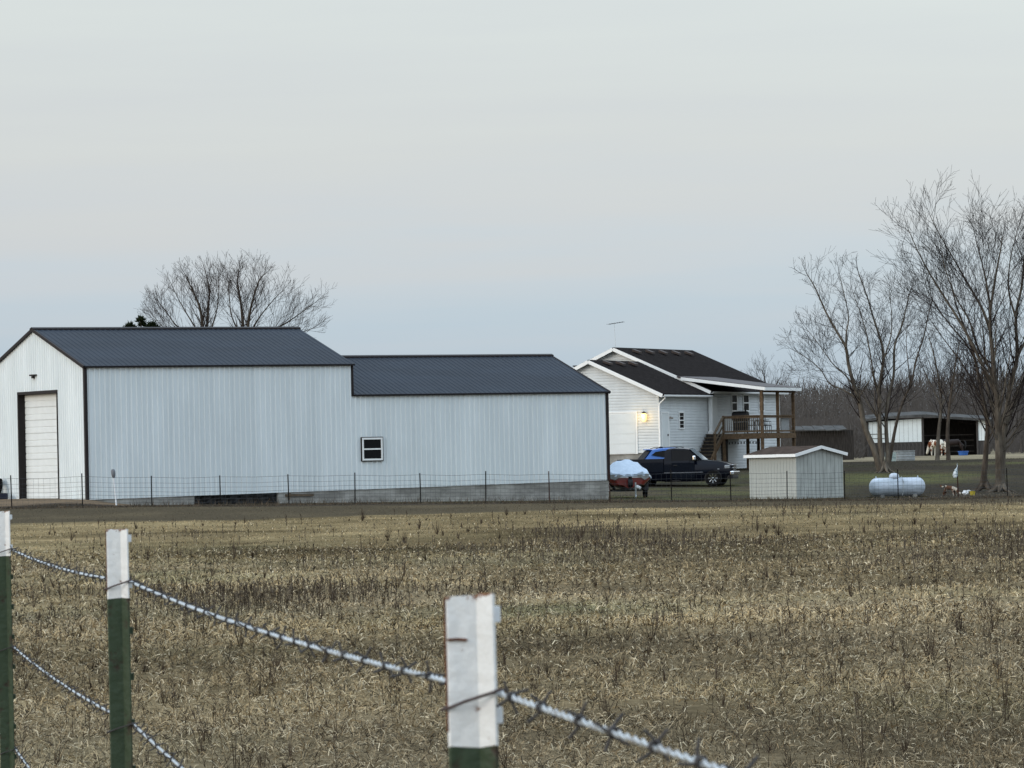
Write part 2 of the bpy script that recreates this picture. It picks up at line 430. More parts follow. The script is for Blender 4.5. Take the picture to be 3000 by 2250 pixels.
def ground_colour(x, y):
    x = np.asarray(x, float); y = np.asarray(y, float)
    c = field_colour(x, y) * 0.60
    yd = fence_y(np.clip(x, -40, 60))
    n2 = fbm(x, y, 6, 1); n3 = fbm(x, y * 0.4, 4, 5)
    yard = lerp(np.broadcast_to(np.array([0.048, 0.042, 0.032]), c.shape), np.array([0.100, 0.100, 0.048]), 3.2 * (n2 - 0.38))
    yard = lerp(yard, np.array([0.085, 0.070, 0.050]), 4 * (n3 - 0.48))
    yard = lerp(yard, np.array([0.050, 0.043, 0.035]), sstep(12, 18, x) * np.clip(.25 + 2.5 * (vnoise(x, y * .5, 5, 1) - .4), 0, .9))
    strip = lerp(np.broadcast_to(np.array([0.078, 0.064, 0.044]), c.shape), np.array([0.115, 0.092, 0.060]), 3 * (n3 - 0.45))
    strip = lerp(strip, np.array([0.050, 0.042, 0.034]), sstep(-7.0, -3.5, y - yd + 3.0 * (n2 - .5)))
    c = lerp(c, strip, sstep(-1.5, 1.5, y - strip_edge(x) + 3.0 * (vnoise(x, y, 3, 2) - .5)))
    c = lerp(c, yard, sstep(2.0, 6.0, y - yd))
    dirt = sstep(-13.5, -16.0, x) * sstep(1.0, 2.0, y - yd) * (1 - sstep(200, 215, y))
    c = lerp(c, np.array([0.17, 0.125, 0.085]), dirt)
    dry = lerp(np.broadcast_to(np.array([0.26, 0.22, 0.15]), c.shape), np.array([0.15, 0.125, 0.09]), 3 * (n3 - 0.45))
    c = lerp(c, dry, sstep(244, 262, y))
    return c
xs = np.unique(np.concatenate([-np.geomspace(46, 4000, 26)[::-1], np.arange(-45, 45.1, 0.9), np.geomspace(46, 4000, 26)]))
ys = np.unique(np.concatenate([np.arange(-40, 12, 4.0), np.arange(12, 262, 0.9), np.geomspace(262, 6000, 44)]))
XX, YY = np.meshgrid(xs, ys)
ZZ = terr(XX, YY)
V = np.stack([XX, YY, ZZ], -1).reshape(-1, 3)
nx, ny = len(xs), len(ys)
ii = (np.arange(ny - 1)[:, None] * nx + np.arange(nx - 1)[None, :]).ravel()
Q = np.stack([ii, ii + 1, ii + nx + 1, ii + nx], 1)
gr = np_mesh('ground', V, Q, ground_colour(V[:, 0], V[:, 1]), ground_mat(), kind='structure')
gr.data.polygons.foreach_set('use_smooth', [True] * len(gr.data.polygons))

# ------------------------------------------------------------------ barn
TH = R_(30.1)
bc = P(256, 1470, 164.6)
BX, BY = bc.x, bc.y
BZ = tz(BX + 1, BY + 1) - 0.05
barn = thing('metal_barn', 'long white metal barn with dark blue-grey roofs, tall left half and lower right half', 'barn', (BX, BY, BZ), TH)
T1, T2, WB, LWB = 12.16, 24.58, 10.0, 9.6
ZE1, ZR1, ZE2, ZR2 = 5.93 - BZ, 7.60 - BZ, 4.65 - BZ, 6.35 - BZ
def zbot(x): return 0.59 - BZ + 0.011 * x
def ribbed(O, ex, ev, n, x0, x1, nr, t0, t1, rh=0.042, mb=None):
    """sheet with trapezoid ribs; strip from t0(x) to t1(x) along ev"""
    mb = mb or MB()
    O, ex, ev, n = Vector(O), Vector(ex), Vector(ev), Vector(n)
    pitch = (x1 - x0) / nr; prof = []
    for k in range(nr):
        b = x0 + k * pitch
        prof += [(b, 0), (b + pitch * .5 - .055, 0), (b + pitch * .5 - .018, rh), (b + pitch * .5 + .014, rh), (b + pitch * .5 + .040, 0)]
    prof.append((x1, 0))
    r0 = [O + ex * x + n * d + ev * t0(x) for x, d in prof]
    r1 = [O + ex * x + n * d + ev * t1(x) for x, d in prof]
    # thickness on the visible ends
    return mb.loft([[p - n * .01 for p in r0], r0, r1, [p - n * .01 for p in r1]])
# front wall: individual steel sheets
def row(a, b, n, zt):
    for k in range(n):
        x0 = a + (b - a) * k / n + .002; x1 = a + (b - a) * (k + 1) / n - .002
        ribbed((0, 0, 0), (1, 0, 0), (0, 0, 1), (0, -1, 0), x0, x1, 4, zbot, lambda x: zt).build('siding_panel', WHITE_METAL, barn)
row(0.07, T1, 13, ZE1)
row(T1, T2 - .07, 13, ZE2)
DY0, DY1, DZ1, DZ0 = 2.73, 6.75, 4.97 - BZ, 0.66 - BZ
n_g = 11
for k in range(n_g):
    y0 = .07 + (WB - .14) * k / n_g + .002; y1 = .07 + (WB - .14) * (k + 1) / n_g - .002
    top = lambda y: ZE1 + (ZR1 - ZE1) * (1 - abs(y - WB / 2) / (WB / 2)) - .03
    bits = []
    if y1 <= DY0 or y0 >= DY1: bits = [(y0, y1, lambda y: 0.62 - BZ)]
    else:
        if y0 < DY0: bits.append((y0, DY0, lambda y: 0.62 - BZ))
        if y1 > DY1: bits.append((DY1, y1, lambda y: 0.62 - BZ))
        bits.append((max(y0, DY0), min(y1, DY1), lambda y: DZ1))
    for a, b, f0 in bits:
        nr = max(1, round((b - a) / .2257))
        # split at the apex so that both slopes are followed
        segs = [(a, b)] if not (a < WB / 2 < b) else [(a, WB / 2), (WB / 2, b)]
        for a2, b2 in segs:
            nr2 = max(1, round((b2 - a2) / .2257))
            ribbed((0, 0, 0), (0, 1, 0), (0, 0, 1), (-1, 0, 0), a2, b2, nr2, f0, top).build('siding_panel', WHITE_METAL, barn)
# unseen walls, plain sheets
mb = MB()
mb.add([(.05, WB, 0), (T1, WB, 0), (T1, WB, ZE1), (.05, WB, ZE1)], [(0, 1, 2, 3)])
mb.add([(T1, LWB, 0), (T2, LWB, 0), (T2, LWB, ZE2), (T1, LWB, ZE2)], [(0, 1, 2, 3)])
mb.add([(T2 - .01, 0, 0), (T2 - .01, LWB, 0), (T2 - .01, LWB, ZE2), (T2 - .01, LWB / 2, ZR2), (T2 - .01, 0, ZE2)], [(0, 1, 2, 3, 4)])
mb.add([(T1, 0.02, 0), (T1, WB, 0), (T1, WB, ZE1), (T1, WB / 2, ZR1), (T1, 0.02, ZE1)], [(0, 1, 2, 3, 4)])
mb.build('wall', WHITE_METAL, barn)
# concrete footing
FO0, FO1 = 4.77, 8.58
for a, b in ((.02, FO0), (FO1, T2 - .02)):
    mb = MB(); k = max(2, int((b - a) / .8)); r0, r1, r2, r3 = [], [], [], []
    for i in range(k + 1):
        x = a + (b - a) * i / k
        r0.append((x, .03, -.9)); r1.append((x, .03, zbot(x) + .05)); r2.append((x, .5, zbot(x) + .05)); r3.append((x, .5, -.9))
    mb.loft([r0, r1, r2, r3], cap=False)
    n = len(r0)
    mb.add([r0[0], r1[0], r2[0], r3[0]], [(0, 1, 2, 3)]); mb.add([r0[-1], r1[-1], r2[-1], r3[-1]], [(3, 2, 1, 0)])
    mb.build('footing', CONCRETE, barn)
mb = MB(); mb.bb(.02, .4, .52, WB, -.9, .66 - BZ)
mb.build('footing', CONCRETE, barn)
mb = MB()
rings = []
for i in range(22):
    x = FO0 + .02 + (FO1 - FO0 - .04) * i / 21
    rings.append([(x, .12 + .03 * math.sin(i * 1.9 + j), -.6 + (zbot(x) + .6) * j / 6) for j in range(7)])
mb.loft(rings).build('black_sheeting', BLACK_SHEET, barn)
mb = MB()
mb.beam((8.9, -.02, zbot(9) - .12), (10.2, -.05, zbot(10) - .14), .05, .09); mb.beam((9.05, -.05, .0), (9.1, -.04, zbot(9) - .02), .06, .09)
mb.build('loose_board', WOOD_GREY, barn)
# trims
c = MB(); c.bb(-.045, .075, -.05, .10, .56 - BZ, ZE1 + .02); c.build('corner_trim', BROWN_TRIM, barn, bevel=.005)
c = MB(); c.bb(T2 - .10, T2 + .035, -.045, .10, zbot(T2), ZE2 + .02); c.build('corner_trim', BROWN_TRIM, barn, bevel=.005)
c = MB(); c.bb(T1 - .08, T1 + .02, -.047, .10, ZE2 - .02, ZE1 + .02); c.build('corner_trim', BROWN_TRIM, barn, bevel=.005)
c = MB(); c.bb(-.06, T1 + .06, -.13, -.02, ZE1 - .03, ZE1 + .045); c.build('eave_trim', BROWN_TRIM, barn, bevel=.008)
c = MB(); c.bb(T1 + .02, T2 + .10, -.13, -.02, ZE2 - .03, ZE2 + .045); c.build('eave_trim', BROWN_TRIM, barn, bevel=.008)
for k in range(2):
    c = MB()
    p, q = ((-.09, -.12, ZE1 - .005), (-.09, WB / 2, ZR1 + .02)) if k == 0 else ((-.09, WB + .12, ZE1 - .005), (-.09, WB / 2, ZR1 + .02))
    c.beam(p, q, .07, .13).build('rake_trim', BROWN_TRIM, barn, bevel=.006)
c = MB(); c.beam((T2 + .05, -.12, ZE2 - .005), (T2 + .05, LWB / 2, ZR2 + .02), .07, .13).build('rake_trim', BROWN_TRIM, barn, bevel=.006)
# roof sheets
def roof_side(xa, xb, n, ze, zr, half, sgn, name='roof_panel'):
    run = half + .14; rise = zr - ze
    y0 = -.14 if sgn > 0 else 2 * half + .14
    ze_ = ze - .14 * rise / half
    ev = Vector((0, sgn * run, rise * (1 + .14 / half))); L = ev.length; ev.normalize()
    nrm = Vector((0, -sgn * ev.z, abs(ev.y)))
    for k in range(n):
        x0 = xa + (xb - xa) * k / n; x1 = xa + (xb - xa) * (k + 1) / n
        ribbed((0, y0, ze_ + .06), (1, 0, 0), ev, nrm, x0, x1 - .002, 4, lambda x: 0, lambda x: L - .02, .02).build(name, ROOF_METAL, barn)
roof_side(-.08, T1 + .08, 13, ZE1, ZR1, WB / 2, 1)
roof_side(T1 + .03, T2 + .08, 13, ZE2, ZR2, LWB / 2, 1)
roof_side(-.08, T1 + .08, 13, ZE1, ZR1, WB / 2, -1)
roof_side(T1 + .03, T2 + .08, 13, ZE2, ZR2, LWB / 2, -1)
for xa, xb, z, h in ((-.13, T1 + .10, ZR1, WB / 2), (T1 + .02, T2 + .10, ZR2, LWB / 2)):
    c = MB(); s_ = .33
    c.prism([(-.17, z + .13 - .17 * s_), (0, z + .13), (.17, z + .13 - .17 * s_), (.17, z + .04 - .17 * s_), (0, z + .09), (-.17, z + .04 - .17 * s_)], xa, xb)
    c.v = [(y, x + h, zz) for x, y, zz in c.v]
    c.build('ridge_cap', BROWN_TRIM, barn)
# overhead door, set back in its opening
rec = .26
door = MB(); door.bb(rec + .03, rec + .06, DY0, DY1, DZ0, DZ1)
door_o = door.build('overhead_door', DOOR_WHITE, barn)
ns = 8
sec = MB(); hsec = (DZ1 - DZ0) / ns; wid = DY1 - DY0 - .1
prof = [(0, .006), (.012, .006), (.02, .03), (hsec * .40, .03), (hsec * .42, .012), (hsec * .48, .012), (hsec * .50, .03), (hsec - .02, .03), (hsec - .012, .006)]
sec.loft([[(-d, 0, z) for z, d in prof], [(-d, wid, z) for z, d in prof]])
sec_me = sec.mesh('door_section', DOOR_WHITE)
for k in range(ns):
    link('door_section', sec_me, door_o, loc=(rec + .028, DY0 + .05, DZ0 + k * hsec))
for a, b in ((DY0 - .03, DY0 + .05), (DY1 - .05, DY1 + .03)):
    c = MB(); c.bb(-.05, rec + .02, a, b, DZ0 - .05, DZ1 + .002); c.build('door_jamb', BROWN_TRIM, barn, bevel=.004)
c = MB(); c.bb(-.052, rec + .02, DY0 - .035, DY1 + .035, DZ1, DZ1 + .12); c.build('door_head', BROWN_TRIM, barn, bevel=.004)
c = MB(); c.bb(-.16, -.02, 4.75, 5.25, 5.72 - BZ, 5.78 - BZ); c.bb(-.13, -.05, 4.9, 5.1, 5.62 - BZ, 5.72 - BZ); c.build('gable_lamp', BROWN_TRIM, barn, bevel=.01)
# sash window
WX0, WX1, WZ0, WZ1 = 12.5, 13.47, 1.93 - BZ, 2.88 - BZ
c = MB()
for a in ((WX0 - .03, WX1 + .03, WZ1, WZ1 + .035), (WX0 - .03, WX1 + .03, WZ0 - .035, WZ0), (WX0 - .035, WX0, WZ0, WZ1), (WX1, WX1 + .035, WZ0, WZ1)):
    c.bb(a[0], a[1], -.080, -.01, a[2], a[3])
win = c.build('window', BROWN_TRIM, barn)
c = MB(); t_ = .075; zm = (WZ0 + WZ1) / 2
for a in ((WX0, WX1, WZ1 - t_, WZ1), (WX0, WX1, WZ0, WZ0 + t_), (WX0, WX0 + t_, WZ0 + t_, WZ1 - t_), (WX1 - t_, WX1, WZ0 + t_, WZ1 - t_), (WX0 + t_, WX1 - t_, zm - .03, zm + .03)):
    c.bb(a[0], a[1], -.095, -.02, a[2], a[3])
c.build('frame', VINYL_WHITE, win, bevel=.004)
for z0, z1 in ((WZ0 + t_, zm - .03), (zm + .03, WZ1 - t_)):
    c = MB(); c.bb(WX0 + t_, WX1 - t_, -.066, -.055, z0, z1); c.build('pane', GLASS, win)

# concrete apron in front of the overhead door
ap = MB(); ap.box((-1.6, 5.6, .63 - BZ - .06), (3.2, 9.5, .12))
apo = ap.build('concrete_apron', CONCRETE, None, bevel=.01); apo.location = (BX, BY, BZ); apo.rotation_euler = (0, 0, TH); apo['kind'] = 'structure'

def barn_w(x, y, z=0):
    return Vector((BX + math.cos(TH) * x - math.sin(TH) * y, BY + math.sin(TH) * x + math.cos(TH) * y, BZ + z))
# tractor tyre leaning on the gable, crate beside it
ty_p = barn_w(-.42, 8.35, .64 - BZ)
ty = thing('tractor_tyre', 'large black tyre leaning against the barn gable left of the door', 'tyre', ty_p, TH)
prof = []
for k in range(25):
    t = 2 * PI * k / 24
    prof.append((.33 + .115 * math.sin(t), .13 * math.cos(t)))
c = MB(); c.lathe(prof, 40, 'X'); tr = Matrix.Rotation(R_(16), 3, 'Y')
c.v = [tuple(tr @ Vector(v) + Vector((0, 0, .455))) for v in c.v]
tc_o = c.build('casing', RUBBER, ty, smooth=True)
lug = MB(); lug.box((0, 0, .452), (.20, .035, .03)); lme = lug.mesh('tread_lug', RUBBER)
for k in range(30):
    o = link('tread_lug', lme, tc_o)
    o.matrix_local = Matrix.Translation((0, 0, .455)) @ tr.to_4x4() @ Matrix.Rotation(2 * PI * k / 30, 4, 'X')
cp = barn_w(-.55, 7.55, .64 - BZ)
cr_ = thing('wooden_crate', 'small dark box on the concrete apron beside the tyre', 'box', cp, TH)
c = MB(); c.bb(-.2, .2, -.16, .28, 0, .27); c.build('body', DARK_BOARD, cr_, bevel=.01)
c = MB(); c.bb(-.21, .19, -.33, -.165, .01, .25); c.build('side_compartment', mat('dark_blue_box', (.03, .035, .06)), cr_, bevel=.02)
c = MB(); c.bb(-.21, -.2, .10, .14, .15, .19); c.build('latch', CHROME, cr_)

# leaning white marker pole with a grey paddle
g = G(342, 160.8)
mk = thing('marker_pole', 'leaning white pole with a grey paddle head in front of the barn wall', 'pole', g)
top = P(333, 1397, 160.8) - g
c = MB(); c.tube([(0, 0, -.2), tuple(top)], .032, 10).build('pole', WHITE_PAINT, mk, smooth=True)
c = MB()
d = top.normalized()
c.tube([top - d * .05, top + d * .02, top + d * .12, top + d * .22, top + d * .29, top + d * .31], [.03, .07, .085, .085, .06, .01], 12)
c.build('paddle', GREY_PLASTIC, mk, smooth=True)

# ------------------------------------------------------------------ house
HA = math.atan2(.903, .43)
HO = P(1932, 1340, 218)
HZ = 2.0
house = thing('farmhouse', 'white sided farmhouse with brown shingle roof and attached garage', 'house', (HO.x, HO.y, HZ), HA)
def laps(name, axis, fixed, out, smin, smax, z0, z1, span, parent, lap=.155):
    """lap siding on the plane axis=fixed; span(z)->(s0,s1); out = outward sign"""
    mb = MB(); z = z0; g_ = .030
    while z < z1 - 1e-4:
        zt = min(z + lap, z1)
        a0, a1 = span(z); b0, b1 = span(zt)
        def pt(s_, o_, zz): return (fixed + out * o_, s_, zz) if axis == 'u' else (s_, fixed + out * o_, zz)
        zm = z + (zt - z) * .62; c0, c1 = span(zm)
        mb.add([pt(a0, g_, z), pt(a1, g_, z), pt(c1, g_, zm), pt(c0, g_, zm)], [(0, 1, 2, 3)])
        mb.add([pt(c0, g_, zm), pt(c1, g_, zm), pt(b1, .002, zt), pt(b0, .002, zt)], [(0, 1, 2, 3)])
        mb.add([pt(a0, 0, z), pt(a1, 0, z), pt(a1, g_, z), pt(a0, g_, z)], [(0, 1, 2, 3)])
        z = zt
    return mb.build(name, VINYL_SIDING, parent, kind='stuff')
GU, GV = 6.7, 7.8                        # garage depth and width
ZG, ZM = 5.25 - HZ, 5.45 - HZ            # roof heights at the wall line
PG, PM = .45, .44
MU1, MV = 17.3, 10.8
gable = lambda z: (0, GV) if z < ZG else ((z - ZG) / PG, GV - (z - ZG) / PG)
laps('siding', 'u', 0, -1, 0, GV, .05, ZG + PG * GV / 2 - .05, gable, house)
laps('siding', 'v', 0, -1, 0, GU, .05, ZG, lambda z: (0, GU), house)
mgable = lambda z: (0, MV) if z < ZM else ((z - ZM) / PM, MV - (z - ZM) / PM)
laps('siding', 'u', GU, -1, 0, MV, -.8, ZM + PM * MV / 2 - .05, mgable, house)
laps('siding', 'v', 0, -1, GU, MU1, -.95, ZM, lambda z: (GU, MU1), house)
mb = MB()      # walls that face away
mb.add([(0, GV, -.6), (GU, GV, -.6), (GU, GV, ZG), (0, GV, ZG)], [(0, 1, 2, 3)])
mb.add([(GU, MV, -.9), (MU1, MV, -.9), (MU1, MV, ZM), (GU, MV, ZM)], [(0, 1, 2, 3)])
mb.add([(MU1, 0, -.9), (MU1, MV, -.9), (MU1, MV, ZM), (MU1, MV / 2, ZM + PM * MV / 2), (MU1, 0, ZM)], [(0, 1, 2, 3, 4)])
mb.build('wall', VINYL_SIDING, house)
c = MB(); c.bb(.03, GU, .03, GV - .03, -.9, .05); c.build('foundation', CONCRETE, house)
def roof_slab(name, u0, u1, va, za, vb, zb, th=.10, m=SHINGLE, parent=None):
    c = MB()
    c.add([(u0, va, za), (u1, va, za), (u1, vb, zb), (u0, vb, zb), (u0, va, za - th), (u1, va, za - th), (u1, vb, zb - th), (u0, vb, zb - th)],
          [(0, 1, 2, 3), (7, 6, 5, 4), (0, 4, 5, 1), (1, 5, 6, 2), (2, 6, 7, 3), (3, 7, 4, 0)])
    return c.build(name, m, parent or house)
OV = .38
za_g = ZG - OV * PG; zr_g = ZG + PG * GV / 2
za_m = ZM - OV * PM; zr_m = ZM + PM * MV / 2
rg = roof_slab('garage_roof', -.30, GU + .1, -OV, za_g + .1, GV / 2, zr_g + .1)
roof_slab('garage_roof', -.30, GU + .1, GV + OV, za_g + .1, GV / 2, zr_g + .1)
rm = roof_slab('main_roof', GU - .35, MU1 + .3, -OV, za_m + .1, MV / 2, zr_m + .1)
roof_slab('main_roof', GU - .35, MU1 + .3, MV + OV, za_m + .1, MV / 2, zr_m + .1)
def rake(u, va, za, vb, zb):
    c = MB(); c.beam((u, va, za - .045), (u, vb, zb - .045), .035, .19).build('rake_board', VINYL_WHITE, house, bevel=.004)
rake(-.322, -OV, za_g + .03, GV / 2, zr_g + .03); rake(-.322, GV + OV, za_g + .03, GV / 2, zr_g + .03)
rake(GU - .372, -OV, za_m + .03, MV / 2, zr_m + .03); rake(GU - .372, MV + OV, za_m + .03, MV / 2, zr_m + .03)
# soffits, gutters, downspout
c = MB(); c.bb(-.28, GU - .1, -OV + .02, -.02, za_g - .06, za_g - .03); c.build('soffit', VINYL_WHITE, house)
c = MB(); c.bb(GU - .3, MU1 + .28, -OV + .02, -.02, za_m - .06, za_m - .03); c.build('soffit', VINYL_WHITE, house)
def gutter(u0, u1, v, z):
    c = MB(); pr = [(0, 0), (-.10, 0), (-.125, .05), (-.125, .11), (-.115, .11), (-.11, .06), (-.09, .012), (0, .012)]
    c.loft([[(u, v + a, z + b) for a, b in pr] for u in (u0, u1)], closed=True, cap=True).build('gutter', VINYL_WHITE, house)
gutter(-.30, GU - .30, -OV, za_g - .07); gutter(GU - .3, MU1 + .3, -OV, za_m - .07)
c = MB(); c.tube([(-.10, -OV - .06, za_g - .06), (-.10, -OV - .05, za_g - .16), (-.03, -.10, za_g - .42), (-.03, -.075, za_g - .6), (-.03, -.075, -.3)], .042, 8)
c.build('downspout', VINYL_WHITE, house, smooth=True)
c = MB(); c.bb(-.035, .075, -.035, .0, .0, ZG - .03); c.build('corner_board', VINYL_WHITE, house)
c = MB(); c.bb(MU1 - .075, MU1 + .03, -.035, .0, -.9, ZM - .03); c.build('corner_board', VINYL_WHITE, house)
# roof vents
vm = MB()
vm.add([(-.2, -.22, .0), (.2, -.22, .0), (.2, .2, .12), (-.2, .2, .12), (-.2, -.22, .10), (.2, -.22, .10), (.2, .2, .26), (-.2, .2, .26)],
       [(3, 2, 1, 0), (4, 5, 6, 7), (0, 1, 5, 4), (1, 2, 6, 5), (2, 3, 7, 6), (3, 0, 4, 7)])
vme = vm.mesh('roof_vent', mat('brown_vent', (.05, .035, .03), .6))
for k in range(5):
    link('roof_vent', vme, rm, loc=(GU + 1.2 + k * 1.85, MV / 2 - .75, zr_m - .75 * PM + .08))
for k in range(3):
    link('roof_vent', vme, rg, loc=(.9 + k * 1.7, GV / 2 - .6, zr_g - .6 * PG + .08))
# chimney stack and round cap seen beyond the left slope
c = MB(); c.bb(8.4, 8.9, 8.3, 8.75, 3.5, 4.98); ch = c.build('chimney', BROWN_BRICK, house)
c = MB(); c.bb(8.36, 8.94, 8.26, 8.79, 4.98, 5.04); c.build('chimney_cap', BROWN_TRIM, ch)
c = MB(); c.lathe([(.0, 4.80), (.16, 4.77), (.28, 4.66), (.30, 4.48), (.2, 4.40), (.18, 3.4)], 16, c=(9.0, 9.0, 0)); c.build('turbine_vent', BROWN_BRICK, house, smooth=True)
# garage door
gd = MB(); gd.bb(-.045, -.02, 1.30, 6.25, .0, 2.19); gdo = gd.build('garage_door', VINYL_WHITE, house)
s_me = MB().bb(-.02, 0, 0, 4.85, .006, .526).mesh('door_section', DOOR_WHITE)
for k in range(4): link('door_section', s_me, gdo, loc=(-.046, 1.35, .02 + k * .532))
c = MB(); c.bb(-.07, -.02, 1.22, 1.30, .0, 2.19); c.bb(-.07, -.02, 6.25, 6.33, .0, 2.19); c.bb(-.07, -.02, 1.22, 6.33, 2.192, 2.28); c.build('door_trim', VINYL_WHITE, house)
# lit coach lamp
lamp = MB(); lamp.bb(-.06, -.015, .70, .85, 1.90, 2.15)
lo = lamp.build('wall_lamp', BROWN_TRIM, house)
LM = bpy.data.materials.new('lit_lamp_glass'); LM.use_nodes = True
n_ = LM.node_tree.nodes['Principled BSDF']
n_.inputs['Base Color'].default_value = (1, .75, .3, 1); n_.inputs['Emission Color'].default_value = (1.0, .62, .17, 1); n_.inputs['Emission Strength'].default_value = 2.6
nz_ = LM.node_tree.nodes.new('ShaderNodeTexNoise'); nz_.inputs['Scale'].default_value = 9
mr_ = LM.node_tree.nodes.new('ShaderNodeMapRange'); mr_.inputs['To Min'].default_value = 1.8; mr_.inputs['To Max'].default_value = 3.2
LM.node_tree.links.new(nz_.outputs['Fac'], mr_.inputs[0]); LM.node_tree.links.new(mr_.outputs[0], n_.inputs['Emission Strength'])
c = MB(); c.lathe([(.02, 1.72), (.10, 1.76), (.15, 2.04), (.15, 2.10), (.05, 2.18)], 12, c=(-.17, .775, 0)); c.build('lamp_glass', LM, lo, smooth=True)
c = MB(); c.lathe([(.13, 2.16), (.10, 2.20), (.02, 2.26)], 12, c=(-.17, .775, 0)); c.build('lamp_cap', BROWN_TRIM, lo)
pl = bpy.data.lights.new('wall_lamp_light', 'POINT'); pl.energy = 16; pl.color = (1, .66, .22); pl.shadow_soft_size = .12
plo = bpy.data.objects.new('wall_lamp_light', pl); col.objects.link(plo); plo.parent = lo; plo.location = (-.36, .775, 2.0)
# side door
c = MB(); c.bb(.34, 1.16, -.05, -.012, .03, 2.12); dr = c.build('side_door', DOOR_WHITE, house)
c = MB(); c.bb(.24, .34, -.065, -.012, .0, 2.14); c.bb(1.16, 1.30, -.065, -.012, .0, 2.14); c.bb(.24, 1.30, -.065, -.012, 2.142, 2.22); c.build('door_trim', VINYL_WHITE, dr)
c = MB(); c.bb(1.04, 1.09, -.10, -.05, .93, 1.03); c.build('door_handle', BROWN_TRIM, dr)
c = MB(); c.bb(1.36, 1.50, -.10, -.012, 1.85, 1.97); c.box((1.43, -.16, 1.88), (.09, .14, .09)); c.build('flood_light', mat('tan_fixture', (.32, .27, .22)), house, bevel=.02)
def sash(u0, u1, z0, z1, grid=False):
    c = MB(); t_ = .075
    zm = (z0 + z1) / 2
    for a in ((u0 - t_, u1 + t_, z1, z1 + t_), (u0 - t_, u1 + t_, z0 - t_, z0), (u0 - t_, u0, z0, z1), (u1, u1 + t_, z0, z1), (u0, u1, zm - .03, zm + .03)):
        c.bb(a[0], a[1], -.075, -.012, a[2], a[3])
    wn = c.build('window', VINYL_WHITE, house, bevel=.004)
    for a, b in ((z0, zm - .03), (zm + .03, z1)):
        c = MB(); c.bb(u0, u1, -.045, -.03, a, b); pn = c.build('pane', TINT, wn)
        if grid:
            c = MB(); c.bb(u0, u1, -.06, -.045, (a + b) / 2 - .01, (a + b) / 2 + .01); c.build('muntin', VINYL_WHITE, wn)
sash(2.72, 3.28, 1.36, 2.16, True)
sash(10.15, 10.85, 2.32, 3.14); sash(11.85, 12.6, 2.32, 3.14); sash(14.15, 14.85, 2.32, 3.14)
# entry column, storm door
c = MB(); c.bb(6.62, 6.80, -.30, -.12, 1.0, ZG - .1); c.bb(6.57, 6.85, -.35, -.07, 1.0, 1.16); c.build('entry_column', VINYL_WHITE, house, bevel=.01)
c = MB(); c.bb(7.05, 8.0, -.07, -.02, 1.02, 3.05); c.build('storm_door', DOOR_WHITE, house)
c = MB(); c.bb(8.5, 9.4, -.06, -.02, -.9, 1.0 - .3); c.build('basement_door', GREY_BOARD, house)

# TV antenna on the ridge
def house_w(u, v, z):
    return Vector((HO.x + math.cos(HA) * u - math.sin(HA) * v, HO.y + math.sin(HA) * u + math.cos(HA) * v, HZ + z))
ap_ = house_w(GU - .2, MV / 2 - .1, zr_m)
an = thing('tv_antenna', 'thin metal television antenna on a mast above the house ridge', 'antenna', ap_)
c = MB(); c.tube([(0, 0, -.1), (-.05, 0, 1.42)], .008, 6).build('mast', GALV, an)
c = MB(); c.tube([(-.36, -.2, 1.37), (.46, .25, 1.50)], .016, 6)
for k in range(7):
    t = k / 6; q = Vector((-.36 + .82 * t, -.2 + .45 * t, 1.37 + .13 * t)); s_ = .42 - .03 * k
    c.tube([q + Vector((-.28 * s_, s_, .02)), q + Vector((.28 * s_, -s_, -.02))], .009, 5)
c.build('boom', DARK_STEEL, an)

# ------------------------------------------------------------------ covered deck
deck = thing('covered_deck', 'raised wooden deck with porch roof and stairs beside the house', 'deck', (HO.x, HO.y, HZ), HA)
DU0, DU1, DV, DZ = 6.4, 11.2, -3.37, 1.0
for k in range(24):
    v0 = DV + .02 + k * (abs(DV) - .12) / 24
    c = MB(); c.bb(DU0 + .02, DU1 - .02, v0, v0 + .13, DZ - .03, DZ); c.build('deck_board', WOOD_GREY, deck)
for a in ((DU0, DU0 + .04, DV, -.06), (DU1 - .04, DU1, DV, -.06)):
    c = MB(); c.bb(a[0], a[1], a[2], a[3], DZ - .30, DZ - .032); c.build('rim_joist', WOOD, deck)
c = MB(); c.bb(DU0, DU1, DV - .04, DV - .001, DZ - .30, DZ - .032); c.build('rim_joist', WOOD, deck)
for k in range(9):
    u = DU0 + .4 + k * .5
    c = MB(); c.bb(u, u + .04, DV + .01, -.08, DZ - .25, DZ - .034); c.build('joist', WOOD, deck)
RZ0, RZ1 = -1.2, 3.42
posts = [(6.47, -3.31), (8.8, -3.31), (11.1, -3.31)]
for u, v in posts:
    c = MB(); c.bb(u - .075, u + .075, v - .075, v + .075, RZ0, RZ1); c.build('post', WOOD, deck, bevel=.006)
for u, v in ((6.5, -1.05), (8.8, -1.5), (11.1, -1.2)):
    c = MB(); c.bb(u - .07, u + .07, v - .07, v + .07, RZ0, DZ - .3); c.build('support_post', WOOD, deck)
c = MB(); c.bb(6.38, 6.48, -1.1, -1.0, DZ, DZ + .98); c.build('newel', WOOD, deck)
